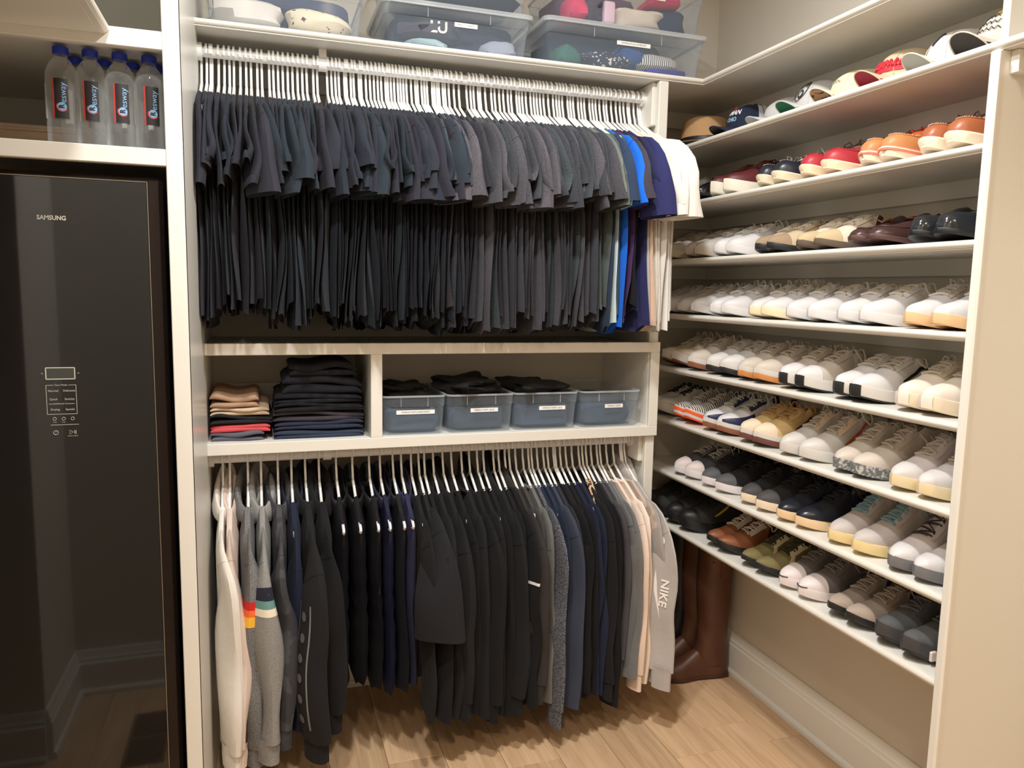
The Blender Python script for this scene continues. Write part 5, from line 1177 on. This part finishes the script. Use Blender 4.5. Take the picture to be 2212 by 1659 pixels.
RDT = mat('cap_red', (206, 40, 56), .7); WHT_T = mat('cap_whitetext', (226, 226, 226), .7); BLT = mat('cap_bluetext', (150, 190, 214), .7); BKT = mat('cap_blacktext', (36, 36, 38), .7)
meshb = mat('cap_mesh', (214, 214, 214), .9, rgb2=(120, 122, 126), nscale=420, nlo=.52, nhi=.56)
cap(1.552, 2.20, ZH, math.pi - .16, navyc, BK, 'navy trucker cap with white mesh back and race lettering', back=meshb, text=[('IRONMAN', .026, .46, WHT_T, .105), ('70.3', .017, .28, RDT, .034, -.030), ('OHIO', .017, .28, BLT, .042, .022)], logo=([(-.02, .60), (.02, .66), (.06, .60)], RDT, .004, True), seed=1, arch=.034)
cap(1.575, 2.03, ZH, math.pi - .25, grey_c, grey_c, 'plain pale grey cap behind the navy trucker cap', seed=2, h=.092, arch=.034)
cap(1.565, 1.885, ZH, math.pi - .10, grey_c, mat('under_green', (32, 104, 74), .8), 'pale grey cap with OHIO in a circle and green under the brim', seed=3, text=[('OH', .034, .60, BKT, None), ('I O', .034, .36, BKT, None)], logo=([(.40*math.cos(a), .49 + .26*math.sin(a)) for a in np.linspace(0, 6.283, 20, endpoint=False)], BKT, .0012, True), arch=.042)
cap(1.565, 1.735, ZH, math.pi - .16, cloth('cap_cream', (222, 212, 182)), mat('under_plaid', (168, 132, 100), .8, rgb2=(70, 50, 40), nscale=45, nlo=.52, nhi=.55), 'cream cap with brown plaid under a frayed brim', seed=4, h=.095, script=([(.40, .30)], mat('khk', (150, 140, 110), .8)))
cap(1.568, 1.575, ZH, math.pi - .16, cloth('cap_khaki', (196, 180, 150)), mat('under_red', (150, 26, 52), .7), 'khaki cap with raised red lettering and crimson under the brim', seed=5, band=RDT, arch=.048)
cap(1.568, 1.425, ZH, math.pi - .16, white_c, mat('under_grey', (176, 174, 164), .8), 'off-white cap with a small black golfer mark', seed=6, logo=([(-.05, .40), (.05, .52), (.10, .60), (.22, .64)], BKT, .0022, False), arch=.048)
cap(1.566, 1.290, ZH, math.pi - .14, cloth('cap_beige', (204, 194, 180)), mat('under_black', (58, 54, 50), .8), 'beige cap with black script and a dark brim underside', seed=7, script=([(.58, .35), (.44, .50), (.33, .60)], BKT), logo=([(.05, .70), (.2, .74), (.30, .68), (.15, .66)], mat('gold', (214, 176, 60), .6), .003, True), arch=.052, brl=.068, brw=.050)

# ------------------------------------------------------------------ small pieces go under the part they sit on
UNDER = {'lace_bow': ('laces',), 'tongue_tag': ('tongue',), 'stitching': ('apron_seam',), 'buckle': ('strap',), 'toe_line': ('toe_cap',),
         'cuff': ('sleeve',), 'stripe': ('sleeve',), 'shoulder_seam': ('sleeve',), 'tape_edge': ('sleeve',), 'logo_patch': ('sleeve',), 'reflective_band': ('sleeve',), 'red_panel': ('sleeve',), 'piping': ('sleeve',), 'round_patch': ('sleeve',),
         'lettering': ('paper_label', 'label', 'glass_door', 'crown', 'front_panels', 'sleeve'), 'logo': ('crown', 'front_panels', 'sleeve'), 'logo_disc': ('label',), 'logo_arc': ('label',), 'logo_letter': ('label',), 'label_edge': ('label',),
         'display_frame': ('glass_door',), 'display': ('glass_door',), 'button_frame': ('glass_door',), 'icon': ('glass_door',), 'power_icon': ('glass_door',), 'power_icon_bar': ('glass_door',), 'play_icon': ('glass_door',), 'play_icon_bar': ('glass_door',), 'trim_line': ('glass_door',),
         'raised_lettering': ('crown', 'front_panels'), 'stitched_script': ('crown', 'front_panels'), 'button': ('crown', 'front_panels'), 'panel_seam': ('crown', 'front_panels'), 'under_brim': ('brim',), 'brim_edge': ('brim',), 'pull_strap': ('shaft',), 'stud': ('shaft',), 'rib': ('tub',), 'printed_oval': ('body',)}
for th_ in [o for o in bpy.data.objects if o.parent is None and o.type == 'EMPTY']:
    kids = list(th_.children); by = {}
    for k in kids: by.setdefault(k.name.split('.')[0], []).append(k)
    for k in kids:
        for nm in UNDER.get(k.name.split('.')[0], ()):
            if nm in by:
                c_ = by[nm]
                if nm == 'sleeve': c_ = sorted(c_, key=lambda q: q.data.vertices[0].co.y if len(q.data.vertices) else 0)
                k.parent = c_[0]; break
